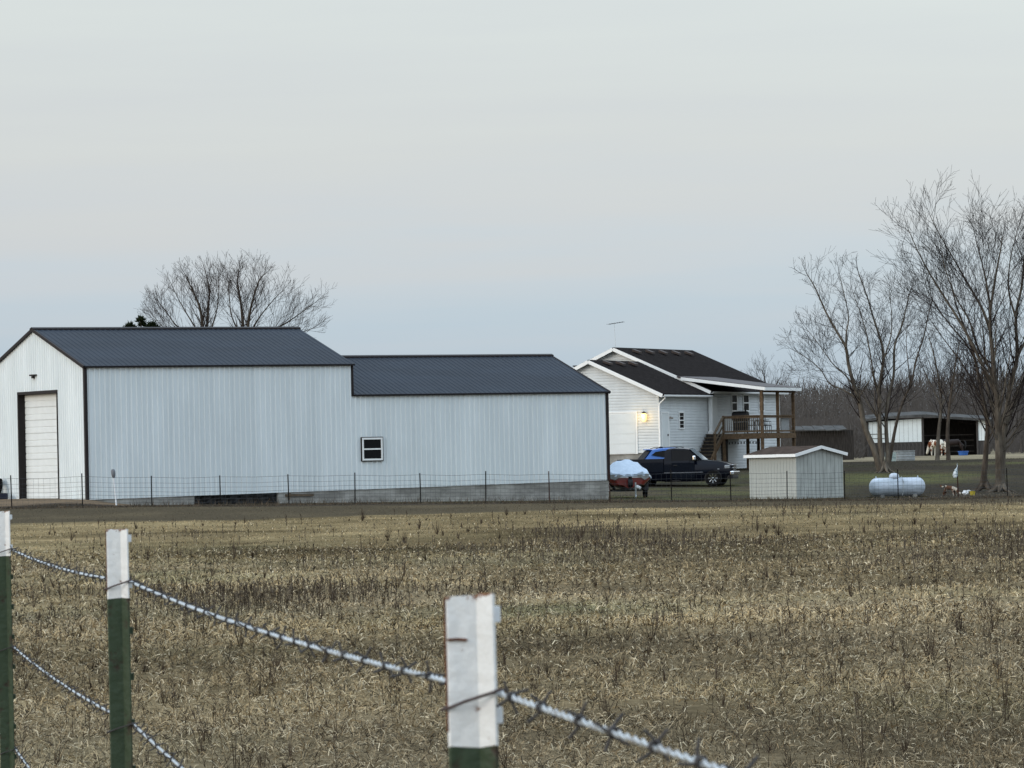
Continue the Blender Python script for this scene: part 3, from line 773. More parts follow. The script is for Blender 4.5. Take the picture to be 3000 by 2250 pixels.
def rail(p, q, top, bot, nb):
    p, q = Vector(p), Vector(q); d = q - p
    c = MB(); c.beam(p + Vector((0, 0, top)), q + Vector((0, 0, top)), .13, .045); c.beam(p + Vector((0, 0, top - .08)), q + Vector((0, 0, top - .08)), .04, .10); c.build('top_rail', WOOD, deck)
    c = MB(); c.beam(p + Vector((0, 0, bot)), q + Vector((0, 0, bot)), .04, .09); c.build('bottom_rail', WOOD, deck)
    bm_ = MB().bb(-.016, .016, -.016, .016, bot + .045, top - .13).mesh('baluster', WHITE_PAINT if nb < 0 else WOOD_GREY)
    for k in range(abs(nb)):
        link('baluster', bm_, deck, loc=p + d * ((k + .5) / abs(nb)))
rail((6.43, -1.1, DZ), (6.43, -3.24, DZ), .95, .10, 18)
rail((6.55, -3.34, DZ), (8.73, -3.34, DZ), .95, .10, 0)
rail((8.87, -3.34, DZ), (11.03, -3.34, DZ), .95, .10, 0)
# stairs along the garage wall
nst, ru, ri = 8, .20, .185
for k in range(nst):
    u = 6.15 - k * ru; z = DZ - ri * (k + 1)
    c = MB(); c.bb(u - ru - .03, u + .02, -1.0, -.12, z - .045, z); c.build('stair_tread', WOOD_GREY, deck)
    c = MB(); c.bb(u + .005, u + .025, -.98, -.14, z, z + ri - .046); c.build('stair_riser', DARK_BOARD, deck)
c = MB(); c.bb(6.15, 6.4, -1.0, -.10, DZ - .045, DZ); c.build('landing_board', WOOD_GREY, deck)
ub = 6.15 - nst * ru; zb_ = DZ - ri * nst
c = MB(); c.beam((6.4, -1.03, DZ - .12), (ub, -1.03, zb_ - .05), .045, .26).build('stringer', WOOD, deck)
c = MB(); c.bb(5.15, 5.26, -1.1, -.99, -1.2, 1.0); c.build('newel', WOOD, deck)
c = MB(); c.beam((6.43, -1.05, DZ + .93), (5.1, -1.05, DZ - .02), .12, .06).build('handrail', WOOD_GREY, deck)
c = MB(); c.beam((6.43, -1.05, DZ + .48), (5.2, -1.05, DZ - .42), .04, .09).build('handrail', WOOD_GREY, deck)
c = MB(); c.beam((6.43, -1.05, DZ + .12), (5.2, -1.05, DZ - .78), .04, .09).build('handrail', WOOD_GREY, deck)
# porch roof
zi, zo = 6.22 - HZ, 5.50 - HZ
pr = roof_slab('porch_roof', 6.2, 11.55, -3.62, zo, 1.55, zi, .07, mat('brown_porch_roofing', (.05, .038, .038), .55, 0, .3, 3), deck)
c = MB(); c.beam((6.17, -3.62, zo - .11), (6.17, 1.3, zi - .15), .035, .17).build('fascia', VINYL_WHITE, deck)
c = MB(); c.bb(6.155, 11.56, -3.66, -3.625, zo - .20, zo - .03); c.build('fascia', VINYL_WHITE, deck)
c = MB(); c.bb(6.4, 11.3, -3.40, -3.25, zo - .30, zo - .08); c.build('header_beam', WOOD, deck)
for k in range(7):
    u = 6.5 + k * .78
    c = MB(); c.beam((u, -3.3, zo - .11), (u, -.1, zo + .34), .04, .14).build('rafter', DARK_BOARD, deck)

# things on the deck
gp = house_w(7.7, -1.55, DZ)
gl = thing('barbecue_grill', 'black barrel grill with a short chimney on the deck', 'grill', gp, HA)
c = MB(); c.lathe([(0, -.42), (.27, -.42), (.29, -.38), (.29, .38), (.27, .42), (0, .42)], 20, 'Y', (0, 0, .93)); c.build('barrel', BLACK_PLASTIC, gl, smooth=False)
c = MB(); c.tube([(0, -.3, 1.2), (0, -.3, 1.5)], .055, 10).build('chimney', BLACK_PLASTIC, gl)
for a in (-.2, .2):
    for b in (-.32, .32):
        c = MB(); c.beam((a, b, 0), (a, b, .75), .04, .04).build('leg', DARK_STEEL, gl)
c = MB(); c.bb(.29, .55, -.4, .4, .78, .81); c.build('shelf', DARK_STEEL, gl)
c = MB(); c.bb(-.22, .22, -.36, .36, .16, .62); c.build('cabinet', DARK_STEEL, gl)
def patio_chair(u, v, rz, label):
    p = house_w(u, v, DZ)
    t = thing('patio_chair', label, 'chair', p, HA + rz, 'dark patio chairs on the deck')
    c = MB(); c.bb(-.24, .24, -.24, .24, .40, .44); c.build('seat', DARK_STEEL, t)
    fr = MB(); fr.tube([(-.23, .23, .42), (-.23, .28, .93), (.23, .28, .93), (.23, .23, .42)], .016, 6)
    bk = fr.build('backrest', DARK_STEEL, t)
    for k in range(5):
        c = MB(); c.tube([(-.16 + k * .08, .235, .44), (-.16 + k * .08, .275, .92)], .011, 5).build('slat', DARK_STEEL, bk)
    for a in (-.22, .22):
        for b in (-.22, .22):
            c = MB(); c.tube([(a, b, 0), (a, b, .41)], .016, 6).build('leg', DARK_STEEL, t)
        c = MB(); c.tube([(a, -.2, .42), (a, -.22, .64), (a, .25, .66)], .014, 6).build('armrest', DARK_STEEL, t)
patio_chair(7.2, -2.4, 2.2, 'dark metal patio chair nearest the grill on the deck')
patio_chair(7.4, -2.95, -1.0, 'dark metal patio chair beside the thick corner post of the deck')
patio_chair(9.6, -2.3, 0.6, 'dark metal patio chair between the two right porch posts')
p = house_w(8.5, -2.35, DZ)
t = thing('patio_table', 'dark round patio table among chairs on the deck', 'table', p, HA)
c = MB(); c.lathe([(0, .70), (.52, .70), (.54, .715), (.52, .73), (0, .73)], 24).build('tabletop', DARK_STEEL, t)
for k in range(4):
    a = PI / 4 + k * PI / 2
    c = MB(); c.tube([(.38 * math.cos(a), .38 * math.sin(a), 0), (.25 * math.cos(a), .25 * math.sin(a), .70)], .018, 6).build('leg', DARK_STEEL, t)
p = house_w(10.2, -3.18, DZ)
pb = thing('windbreak_panel', 'pale grey panel standing behind the right deck rail', 'panel', p, HA)
c = MB(); c.bb(-.62, .55, -.02, .02, .06, .80); c.build('sheet', GREY_BOARD if False else mat('pale_grey_board', (.30, .31, .31)), pb, bevel=.008)
c = MB(); c.bb(-.64, .57, -.03, .03, .0, .06); c.build('base_rail', WHITE_PAINT, pb)
p = house_w(9.5, -3.05, DZ)
pot = thing('white_pot', 'small white pot on the deck floor behind the right rail', 'pot', p, HA)
c = MB(); c.lathe([(0, 0), (.09, 0), (.13, .22), (.14, .24), (.12, .24), (.10, .05), (0, .05)], 16).build('bowl', WHITE_PAINT, pot, smooth=True)
c = MB(); c.lathe([(.138, .12), (.15, .13), (.138, .14)], 16).build('band', DARK_STEEL, pot)
# bulbs strung under the deck edge
st = thing('string_lights', 'string of small dark bulbs hanging under the deck edge', 'string lights', (HO.x, HO.y, HZ), HA)
pts = []
for k in range(25):
    t_ = k / 24; pts.append((DU0 - .06, -1.15 - 2.1 * t_, DZ - .42 - .05 * abs(math.sin(t_ * PI * 4))))
c = MB(); c.tube(pts, .008, 5).build('cord', BLACK_PLASTIC, st)
bl = MB().lathe([(0, -.13), (.03, -.11), (.035, -.06), (.015, 0), (0, 0)], 10).mesh('bulb', BLACK_PLASTIC, True)
for k in range(1, 24, 2): link('bulb', bl, st, loc=pts[k])

# ------------------------------------------------------------------ vehicles
def wheel(parent, loc, r, wdt, side, spokes=8, chrome=True, rimr=.66):
    """side = +1 / -1 : outer face toward +y / -y"""
    c = MB(); hw = wdt / 2
    c.lathe([(r * rimr, -hw), (r * .9, -hw), (r * .97, -hw * .82), (r, -hw * .6), (r, hw * .6), (r * .97, hw * .82), (r * .9, hw), (r * rimr, hw)], 32, 'Y')
    wh = c.build('wheel', RUBBER, parent, smooth=False); wh.location = loc
    c = MB(); y = side * hw
    c.lathe([(r * rimr, y * .95), (r * rimr * .95, y * .5), (.0, y * .45)], 24, 'Y').build('rim', BLACK_PLASTIC, wh)
    for k in range(spokes):
        a = 2 * PI * k / spokes + PI / 2; ca, sa = math.cos(a), math.sin(a); R1 = r * rimr * .93
        c = MB(); q = Vector((-sa, 0, ca)) * (r * .045)
        p0 = Vector((ca * r * .22, y * .72, sa * r * .22)); p1 = Vector((ca * R1, y * .86, sa * R1)); o_ = Vector((0, side * .025, 0))
        c.add([p0 - q * .5, p0 + q * .5, p1 + q, p1 - q, p0 - q * .5 - o_, p0 + q * .5 - o_, p1 + q - o_, p1 - q - o_],
              [(0, 1, 2, 3), (7, 6, 5, 4), (0, 4, 5, 1), (1, 5, 6, 2), (2, 6, 7, 3), (3, 7, 4, 0)])
        c.build('spoke', CHROME if chrome else GALV, wh)
    c = MB(); c.lathe([(0, y * .8), (r * .12, y * .78), (r * .15, y * .6)], 12, 'Y').build('hub_cap', CHROME, wh)
    return wh
def body_loft(sections):
    """sections: (x, [(halfwidth, z) bottom to top]) mirrored into closed rings along x"""
    rings = []
    for x, pr in sections:
        rings.append([(x, -h, z) for h, z in pr] + [(x, h, z) for h, z in reversed(pr)])
    return MB().loft(rings, closed=True, cap=True)

fw = G(2090, 203)
yaw = R_(-12)
tx, ty_ = fw.x - (1.9 * math.cos(yaw) + .955 * math.sin(yaw)), fw.y - (1.9 * math.sin(yaw) - .955 * math.cos(yaw))
tk = thing('pickup_truck', 'black pickup truck with chrome mirrors and spoked wheels parked beside the boat', 'pickup truck', (tx, ty_, tz(tx, ty_ - .5) + .0), yaw)
WXF, WXR, WR = 1.9, -1.67, .385
def sec_t(x, zb, hw, zbelt, zt, htop=None):
    htop = htop if htop else hw * .93
    return (x, [(hw * .90, zb), (hw * .985, zb + .10), (hw, (zb + zbelt) / 2), (hw * .985, zbelt - .06), (htop + (hw - htop) * .5, zbelt + .01), (htop, zt), (htop * .5, zt + .015)])
front = [(.72, .24, 1.0, 1.10, 1.32), (1.0, .24, 1.0, 1.12, 1.31), (1.42, .26, 1.01, 1.12, 1.28), (1.9, .36, 1.01, 1.10, 1.24), (2.35, .36, .99, 1.04, 1.17), (2.62, .38, .95, .97, 1.09), (2.78, .42, .88, .90, 1.00)]
mb = body_loft([sec_t(*a, htop=a[2] * .86) for a in front]); mb.build('front_body', BLACK_PAINT, tk, smooth=True, bevel=0)
mb = body_loft([sec_t(x, .24, 1.0, 1.16, 1.27, .95) for x in (-.55, .0, .73)]); mb.build('cab_body', BLACK_PAINT, tk, smooth=True)
mb = body_loft([sec_t(x, zb, 1.0, 1.22, 1.36, .96) for x, zb in ((-2.85, .40), (-2.4, .36), (-.58, .26))]); mb.build('bed', BLACK_PAINT, tk, smooth=True)
c = MB(); c.bb(-2.82, -.60, -.93, .93, 1.36, 1.395); c.build('bed_rail', BLACK_PLASTIC, tk, bevel=.01)
c = MB(); c.bb(-2.93, -2.86, -.92, .92, .62, 1.40); c.build('tailgate', BLACK_PAINT, tk, bevel=.03)
# cab greenhouse
def house_ring(x, hb, zb, ht, zt): return [(x, -hb, zb), (x, -ht, zt), (x, ht, zt), (x, hb, zb)]
roofp = [(-.52, .80, 1.80), (-.38, .80, 1.885), (.0, .80, 1.91), (.45, .79, 1.895), (.70, .77, 1.86)]
rings = []
for x, h, z in roofp:
    rings.append([(x, -h - .03, z - .09), (x, -h, z - .02), (x, -h * .6, z + .015), (x, 0, z + .025), (x, h * .6, z + .015), (x, h, z - .02), (x, h + .03, z - .09)])
MB().loft(rings).build('cab_roof', BLACK_PAINT, tk, smooth=True)
for s in (-1, 1):
    c = MB()
    c.beam((.66, s * .78, 1.83), (1.27, s * .88, 1.29), .05, .05); c.build('windshield_pillar', BLACK_PAINT, tk, bevel=.015)
    c = MB(); c.add([(-.55, s * .94, 1.26), (-.18, s * .94, 1.26), (-.20, s * .84, 1.84), (-.52, s * .83, 1.80), (-.55, s * .90, 1.26), (-.18, s * .90, 1.26), (-.20, s * .80, 1.84), (-.52, s * .79, 1.80)],
                     [(0, 1, 2, 3), (7, 6, 5, 4), (0, 4, 5, 1), (1, 5, 6, 2), (2, 6, 7, 3), (3, 7, 4, 0)]); c.build('rear_pillar', BLACK_PAINT, tk)
    c = MB(); pts = [(-.18, .925, 1.27), (1.20, .905, 1.27), (1.10, .89, 1.40), (.68, .815, 1.80), (.3, .81, 1.825), (-.19, .815, 1.825)]
    c.add([(x, s * y, z) for x, y, z in pts], [tuple(range(6))]); c.build('side_window', GLASS, tk)
    # door skin, handle, mirror, side moulding
    c = MB(); c.bb(-.17, .99, s * 1.001, s * 1.006, .42, 1.18); dd = c.build('door', BLACK_PAINT, tk, bevel=.002)
    c = MB(); c.bb(-.08, .12, s * 1.006, s * 1.035, 1.02, 1.07); c.build('door_handle', BLACK_PLASTIC, dd, bevel=.008)
    mrr = MB(); mrr.box((1.0, s * 1.13, 1.40), (.15, .22, .24)); mo = mrr.build('mirror', CHROME, tk, bevel=.055)
    c = MB(); c.beam((1.0, s * .92, 1.28), (1.0, s * 1.10, 1.31), .12, .10).build('mirror_arm', BLACK_PLASTIC, mo, bevel=.02)
    c = MB(); c.bb(-.55, 1.40, s * 1.002, s * 1.02, .68, .705); c.build('side_moulding', GREY_PLASTIC, tk)
    c = MB(); c.box((2.60, s * .90, .93), (.26, .12, .17), -s * .35); c.build('headlight', CLEAR_LENS, tk, bevel=.03)
    c = MB(); c.box((2.18, s * 1.0, .83), (.09, .02, .04)); c.build('side_marker', CLEAR_LENS, tk)
    c = MB(); c.bb(-2.88, -2.80, s * .93, s * .995, .85, 1.22); c.build('tail_light', RED_LENS, tk, bevel=.01)
    for x in (WXF, WXR):
        arch = MB()
        arch.tube([(x + (WR + .03) * math.cos(a), s * .985, WR + (WR + .03) * math.sin(a)) for a in np.linspace(-.15, PI + .15, 15)], .022, 6).build('wheel_arch', BLACK_PLASTIC, tk)
        c = MB(); c.lathe([(0, s * .97), (WR + .03, s * .97), (WR + .03, s * 1.004), (0, s * 1.004)], 30, 'Y', (x, 0, WR)); c.build('wheel_well', BLACK_PLASTIC, tk)
        wheel(tk, (x, s * .955, WR), WR, .25, s)
c = MB(); c.add([(1.36, -.89, 1.31), (1.36, .89, 1.31), (.72, .79, 1.865), (.72, -.79, 1.865)], [(0, 1, 2, 3)]); c.build('windshield', mat('sky_pale_windshield', (.30, .34, .36), .05), tk)  # pale base colour stands in for sky reflected in the windshield
c = MB(); c.add([(-.555, -.86, 1.28), (-.555, .86, 1.28), (-.53, .74, 1.79), (-.53, -.74, 1.79)], [(0, 1, 2, 3)]); c.build('rear_window', GLASS, tk)
c = MB(); c.bb(2.74, 2.95, -.96, .96, .52, .72); c.build('front_bumper', CHROME, tk, bevel=.05)
c = MB(); c.bb(2.60, 2.88, -.93, .93, .34, .51); c.build('front_valance', BLACK_PLASTIC, tk, bevel=.04)
gq = MB(); gq.bb(2.76, 2.83, -.52, .52, .74, 1.02); gqo = gq.build('grille', BLACK_PLASTIC, tk, bevel=.02)
c = MB(); c.bb(2.80, 2.86, -.54, .54, .86, .895); c.bb(2.80, 2.86, -.02, .02, .74, 1.0); c.bb(2.78, 2.86, -.55, .55, 1.0, 1.05); c.build('grille_bar', CHROME, gqo, bevel=.008)
c = MB(); c.bb(-3.0, -2.86, -.9, .9, .48, .62); c.build('rear_bumper', CHROME, tk, bevel=.03)
c = MB(); c.bb(-2.5, 2.4, -.55, .55, .30, .42); c.bb(-.15, .25, -1.0, -.9, .26, .32); c.build('chassis', BLACK_PLASTIC, tk)
c = MB(); c.beam((1.28, -.6, 1.335), (1.31, .0, 1.34), .04, .02); c.beam((1.28, .05, 1.335), (1.31, .6, 1.34), .04, .02); c.build('wiper', BLACK_PLASTIC, tk)

# blue crossover behind the truck
bx0 = G(1872, 208.5)
sx = bx0.x + 1.95; sy = 209.3
sv = thing('blue_crossover', 'bright blue hatchback crossover parked behind the black pickup', 'car', (sx, sy, tz(sx, sy) - .02), R_(13)); sv.scale = (.93, .96, 1.0)
def sec_c(x, zb, hw, zs, zt, ht): return (x, [(hw * .9, zb), (hw, zb + .15), (hw, (zb + zs) / 2 + .1), (hw * .97, zs), (ht, zt), (ht * .5, zt + .01)])
mb = body_loft([sec_c(-2.2, .45, .78, .85, 1.05, .66), sec_c(-2.08, .32, .88, .95, 1.10, .76), sec_c(-1.5, .28, .92, 1.02, 1.12, .80), sec_c(0, .26, .92, 1.0, 1.08, .80), sec_c(1.1, .28, .92, .96, 1.06, .78), sec_c(1.8, .32, .89, .86, .95, .7), sec_c(2.15, .42, .74, .72, .80, .5)])
mb.build('body', BLUE_PAINT, sv, smooth=True)
prof = [(-1.98, .64, 1.12), (-1.62, .62, 1.50), (-1.52, .60, 1.60), (-1.0, .62, 1.665), (-.3, .62, 1.69), (.3, .61, 1.66), (.55, .60, 1.60)]
rings = []
for x, h, z in prof:
    rings.append([(x, -h - .05, z - .06), (x, -h, z - .005), (x, 0, z + .02), (x, h, z - .005), (x, h + .05, z - .06)])
MB().loft(rings[2:]).build('roof', BLUE_PAINT, sv, smooth=True)
c = MB(); c.box((-1.62, 0, 1.61), (.22, 1.12, .05), Matrix.Rotation(.12, 3, 'Y')); c.build('spoiler', BLUE_PAINT, sv, bevel=.02)
c = MB(); c.add([(-2.02, -.66, 1.14), (-2.02, .66, 1.14), (-1.62, .58, 1.57), (-1.62, -.58, 1.57)], [(0, 1, 2, 3)]); c.build('rear_window', mat('tinted_rear_glass', (.012, .012, .014), .45, spec=.03), sv)
c = MB(); c.add([(1.25, -.68, 1.06), (1.25, .68, 1.06), (.52, .58, 1.60), (.52, -.58, 1.60)], [(0, 1, 2, 3)]); c.build('windshield', mat('pale_windshield', (.25, .28, .29), .06), sv)
for s in (-1, 1):
    c = MB()      # cabin side with body-colour pillars
    c.add([(x, s * y, z) for x, y, z in ((-2.02, .78, 1.08), (1.22, .80, 1.05), (.55, .645, 1.56), (-.3, .67, 1.64), (-1.0, .67, 1.61), (-1.56, .65, 1.56))], [tuple(range(6))]); c.build('cabin_side', BLUE_PAINT, sv)
    c = MB(); c.add([(x, s * y, z) for x, y, z in ((-1.62, .77, 1.33), (-1.36, .725, 1.50), (-.62, .70, 1.575), (-.58, .80, 1.17))], [(0, 1, 2, 3)]); c.build('quarter_window', GLASS, sv)
    c = MB(); c.add([(x, s * y, z) for x, y, z in ((-.52, .81, 1.17), (1.0, .81, 1.13), (.50, .705, 1.52), (-.2, .70, 1.575), (-.55, .70, 1.565))], [tuple(range(5))]); c.build('side_window', GLASS, sv)
    c = MB(); c.box((-1.98, s * .80, 1.0), (.34, .14, .11), s * .25); c.build('tail_light', RED_LENS, sv, bevel=.02)
    c = MB(); c.box((1.98, s * .70, .76), (.28, .2, .12), -s * .3); c.build('headlight', CLEAR_LENS, sv, bevel=.02)
    c = MB(); c.box((.85, s * .98, 1.12), (.14, .18, .13)); c.build('mirror', BLUE_PAINT, sv, bevel=.04)
    for x in (-1.32, 1.32): wheel(sv, (x, s * .84, .34), .34, .22, s, 5, False)
    c = MB(); c.tube([(-1.3, s * .58, 1.66), (-1.1, s * .58, 1.71), (.1, s * .58, 1.73), (.3, s * .58, 1.68)], .015, 6).build('roof_rail', BLACK_PLASTIC, sv)
c = MB(); c.bb(-.95, -.75, -.04, .04, 1.68, 1.76); c.build('shark_fin', BLACK_PLASTIC, sv, bevel=.02)

# boat on a trailer beside the barn corner
bw = G(1846, 181.0)
BYW = R_(4)
boat = thing('motorboat', 'red motorboat under a pale blue-white cover beside the right barn corner', 'boat', (bw.x, bw.y, bw.z), PI / 2 + BYW)
# local x runs from the bow (0) aft
stn = [(0.0, .66, 1.02, .46, .50), (.10, .82, 1.02, .43, .60), (.35, .95, 1.0, .41, .68), (.9, 1.02, .99, .42, .75), (2.2, 1.08, .96, .40, .85), (4.6, 1.05, .92, .40, .85)]
rings = []
for x, hw, zg, zk, hc in stn:
    rings.append([(x, -hw, zg), (x, -hw * .98, zg - .14), (x, -hc, zk + .17), (x, -hc * .55, zk + .13), (x, -.14, zk + .03), (x, 0, zk), (x, .14, zk + .03), (x, hc * .55, zk + .13), (x, hc, zk + .17), (x, hw * .98, zg - .14), (x, hw, zg)])
hull = MB().loft(rings, closed=False)
hull.add(rings[0], [tuple(range(11))]); hull.add(rings[-1], [tuple(range(11))])
hull.build('hull', RED_HULL, boat, smooth=True)
c = MB()
for s in (-1, 1): c.tube([(x, s * (hw + .012), zg - .03) for x, hw, zg, _, _ in stn], .03, 6)
c.tube([(-.015, y, .945) for y in np.linspace(-.62, .62, 7)], .03, 6); c.build('rub_rail', WHITE_PAINT, boat)
# cover
cv = [(-.06, .68, 1.0, 1.06), (.10, .87, .96, 1.14), (.35, .985, .91, 1.26), (.9, 1.07, .86, 1.42), (1.5, 1.10, .86, 1.62), (1.9, 1.12, .85, 1.74), (2.6, 1.13, .84, 1.66), (3.6, 1.11, .82, 1.40), (4.7, 1.09, .80, 1.18)]
rings = []
for i, (x, hw, ze, zt) in enumerate(cv):
    rg_ = []
    for k in range(13):
        t = -1 + k / 6
        a = abs(t)
        sag = .05 * math.sin(k * 2.1 + i * 1.7)
        edge = .06 * math.sin(k * 3 + i * 2.3) if a > .95 else 0
        z = ze + (zt - ze) * (1 - a ** 2.3) + (sag if .1 < a < .9 else 0) + edge * .5 + (.13 if .8 < a < .9 else 0)
        rg_.append((x, t * hw, z))
    rings.append(rg_)
mb = MB().loft(rings); mb.add(rings[0] + [(-.05, 0, .97)], [(i, i + 1, 13) for i in range(12)])
mb.build('cover', TARP, boat, smooth=True)
for s in (-1, 1):
    c = MB(); c.add([(-.085, s * .30, 1.035), (-.04, s * .72, 1.08), (.08, s * .89, 1.08), (.03, s * .84, .90), (-.06, s * .67, .82)], [tuple(range(5))])
    c.build('clear_panel', TARP_GREY, boat)
c = MB(); c.bb(4.6, 4.9, -.25, .25, .55, 1.3); c.build('outboard_motor', BLACK_PLASTIC, boat, bevel=.06)
tlr = thing('boat_trailer', 'dark steel trailer with tongue jack carrying the covered boat', 'trailer', (bw.x, bw.y, bw.z), PI / 2 + BYW)
c = MB(); c.tube([(-1.15, 0, .40), (-.2, -.05, .40), (.6, -.55, .36), (4.4, -.62, .36)], .045, 6); c.tube([(-1.15, 0, .40), (-.2, .05, .40), (.6, .55, .36), (4.4, .62, .36)], .045, 6)
for x in (.8, 2.0, 3.2, 4.2): c.tube([(x, -.62, .36), (x, .62, .36)], .04, 6)
c.build('frame', DARK_STEEL, tlr)
c = MB(); c.tube([(-.25, .0, .40), (-.30, 0, .95)], .05, 6); c.box((-.24, 0, .86), (.16, .14, .24)); c.lathe([(0, -.10), (.17, -.10), (.17, .10), (0, .10)], 14, 'Y', (-.26, 0, .68)); c.build('winch_stand', BLACK_PLASTIC, tlr)
c = MB(); c.tube([(-.95, -.16, .02), (-.95, -.16, .72)], .035, 8); c.lathe([(0, -.03), (.09, -.03), (.09, .03), (0, .03)], 12, 'Y', (-.95, -.16, .09)); c.build('tongue_jack', GALV, tlr)
c = MB(); c.box((-1.18, 0, .43), (.22, .11, .09)); c.build('coupler', BLACK_PLASTIC, tlr, bevel=.02)
for s in (-1, 1):
    wheel(tlr, (2.7, s * .95, .30), .30, .18, s, 5, False)
    c = MB(); pts = [(2.7 + .37 * math.cos(a), .30 + .37 * math.sin(a)) for a in np.linspace(.1, PI - .1, 10)]
    c.loft([[(x, s * .85, z) for x, z in pts], [(x, s * 1.07, z) for x, z in pts]]).build('fender', DARK_STEEL, tlr)
    c = MB(); c.beam((.75, s * .60, .42), (.6, s * .86, .72), .06, .10); c.build('bunk_arm', DARK_STEEL, tlr)
c = MB(); c.box((-.6, -.32, .50), (.30, .22, .12), Matrix.Rotation(.5, 3, 'X')); c.build('step_pad', WHITE_PAINT, tlr, bevel=.03)

# ------------------------------------------------------------------ small garden shed
sp = G(2335, 172.0)
SA = R_(35)
shed = thing('garden_shed', 'small pale grey wooden shed with white fascia and brown roof', 'shed', (sp.x, sp.y, sp.z), SA)
SWD, SDP, SH = 2.50, 3.15, 1.90                  # gable width along local x, depth along local y
pit = .23
nb = 12
for k in range(nb):                                # gable boards, facing -y
    x0 = SWD * k / nb; x1 = SWD * (k + 1) / nb - .014
    zt = lambda x: SH + pit * min(x, SWD - x)
    c = MB(); zz = [zt(x0), zt(x1)]
    xm = SWD / 2
    c.add([(x0, 0, .03), (x1, 0, .03), (x1, 0, zz[1]), (x0, 0, zz[0]), (x0, .03, .03), (x1, .03, .03), (x1, .03, zz[1]), (x0, .03, zz[0])],
          [(0, 1, 2, 3), (7, 6, 5, 4), (0, 4, 5, 1), (1, 5, 6, 2), (2, 6, 7, 3), (3, 7, 4, 0)])
    c.build('board', SHED_PAINT, shed, bevel=.004)
bm_ = MB().bb(0, .03, 0, SDP / 15 - .014, .03, SH).mesh('board', SHED_PAINT)
for k in range(15): link('board', bm_, shed, loc=(0, .032 + k * (SDP - .03) / 15, 0), bevel=.004)
c = MB(); c.bb(.035, SWD - .02, .035, SDP, .0, SH - .02); c.build('inner_wall', SHED_PAINT, shed)
c = MB(); c.bb(-.02, .05, -.02, .05, .02, SH); c.build('corner_board', SHED_PAINT, shed)
c = MB(); c.bb(-.01, .06, SDP - .05, SDP + .02, .02, SH); c.build('corner_board', SHED_PAINT, shed)
c = MB(); c.bb(SWD - .05, SWD + .02, -.02, .05, .02, SH); c.build('corner_board', SHED_PAINT, shed)
ov = .16
zl = SH - ov * pit + .06; zr_ = SH + pit * SWD / 2 + .06
c = MB()
for s in (0, 1):
    xa = -ov if s == 0 else SWD + ov
    c.add([(xa, -.16, zl), (SWD / 2, -.16, zr_), (SWD / 2, SDP + .16, zr_), (xa, SDP + .16, zl), (xa, -.16, zl - .04), (SWD / 2, -.16, zr_ - .04), (SWD / 2, SDP + .16, zr_ - .04), (xa, SDP + .16, zl - .04)],
          [(0, 1, 2, 3), (7, 6, 5, 4), (0, 4, 5, 1), (1, 5, 6, 2), (2, 6, 7, 3), (3, 7, 4, 0)])
c.build('roof', mat('brown_roofing', (.075, .055, .045), .9, 0, .4, 3, bump=.5, bscale=12), shed)
for xa in (-ov, SWD + ov):
    c = MB(); c.beam((xa, -.175, zl - .065), (SWD / 2, -.175, zr_ - .065), .03, .13).build('fascia', VINYL_WHITE, shed)
c = MB(); c.bb(-ov - .03, -ov - .001, -.19, SDP * .35, zl - .13, zl - .005); c.build('fascia', VINYL_WHITE, shed)
c = MB(); c.bb(-ov - .03, -ov - .001, SDP * .35 + .012, SDP + .17, zl - .135, zl - .01); c.build('fascia', VINYL_WHITE, shed)
c = MB(); c.bb(-.05, SWD + .05, -.05, SDP, -.2, .03); c.build('skid_base', WOOD_GREY, shed)

# ------------------------------------------------------------------ propane tank
tp = G(2629, 176.5)
tank = thing('propane_tank', 'pale blue-white propane tank lying on blocks by the right fence', 'tank', (tp.x, tp.y, tp.z), R_(8))
r = .40; hl = 1.23
prof = [(0, -hl)] + [(r * math.sin(a), -hl + .33 * (1 - math.cos(a))) for a in np.linspace(.15, PI / 2, 8)]
prof += [(r, -.4), (r + .003, -.395), (r + .003, -.385), (r, -.38)] + [(rr, -hh) for rr, hh in reversed(prof[:9])]
c = MB(); c.lathe(prof, 36, 'X', (0, 0, .47)).build('shell', TANK, tank, smooth=True)
c = MB(); c.lathe([(.21, .84), (.22, .93), (.19, 1.0), (.12, 1.05), (0, 1.07)], 20, c=(-.12, 0, 0)).build('dome_lid', TANK, tank, smooth=True)
for x in (-.72, .72):
    c = MB(); c.bb(x - .09, x + .09, -.3, .3, -.1, .13); c.build('concrete_block', CONCRETE, tank)
for x in (-.92, .92):
    c = MB(); c.tube([(x, 0, .82), (x, 0, .94)], .02, 8); c.build('lifting_lug', TANK, tank)
c = MB(); c.tube([(.10, -.1, .86), (.16, -.2, .9), (.2, -.36, .7), (.2, -.42, .45), (.12, -.44, .1)], .014, 6).build('gas_line', GALV, tank)

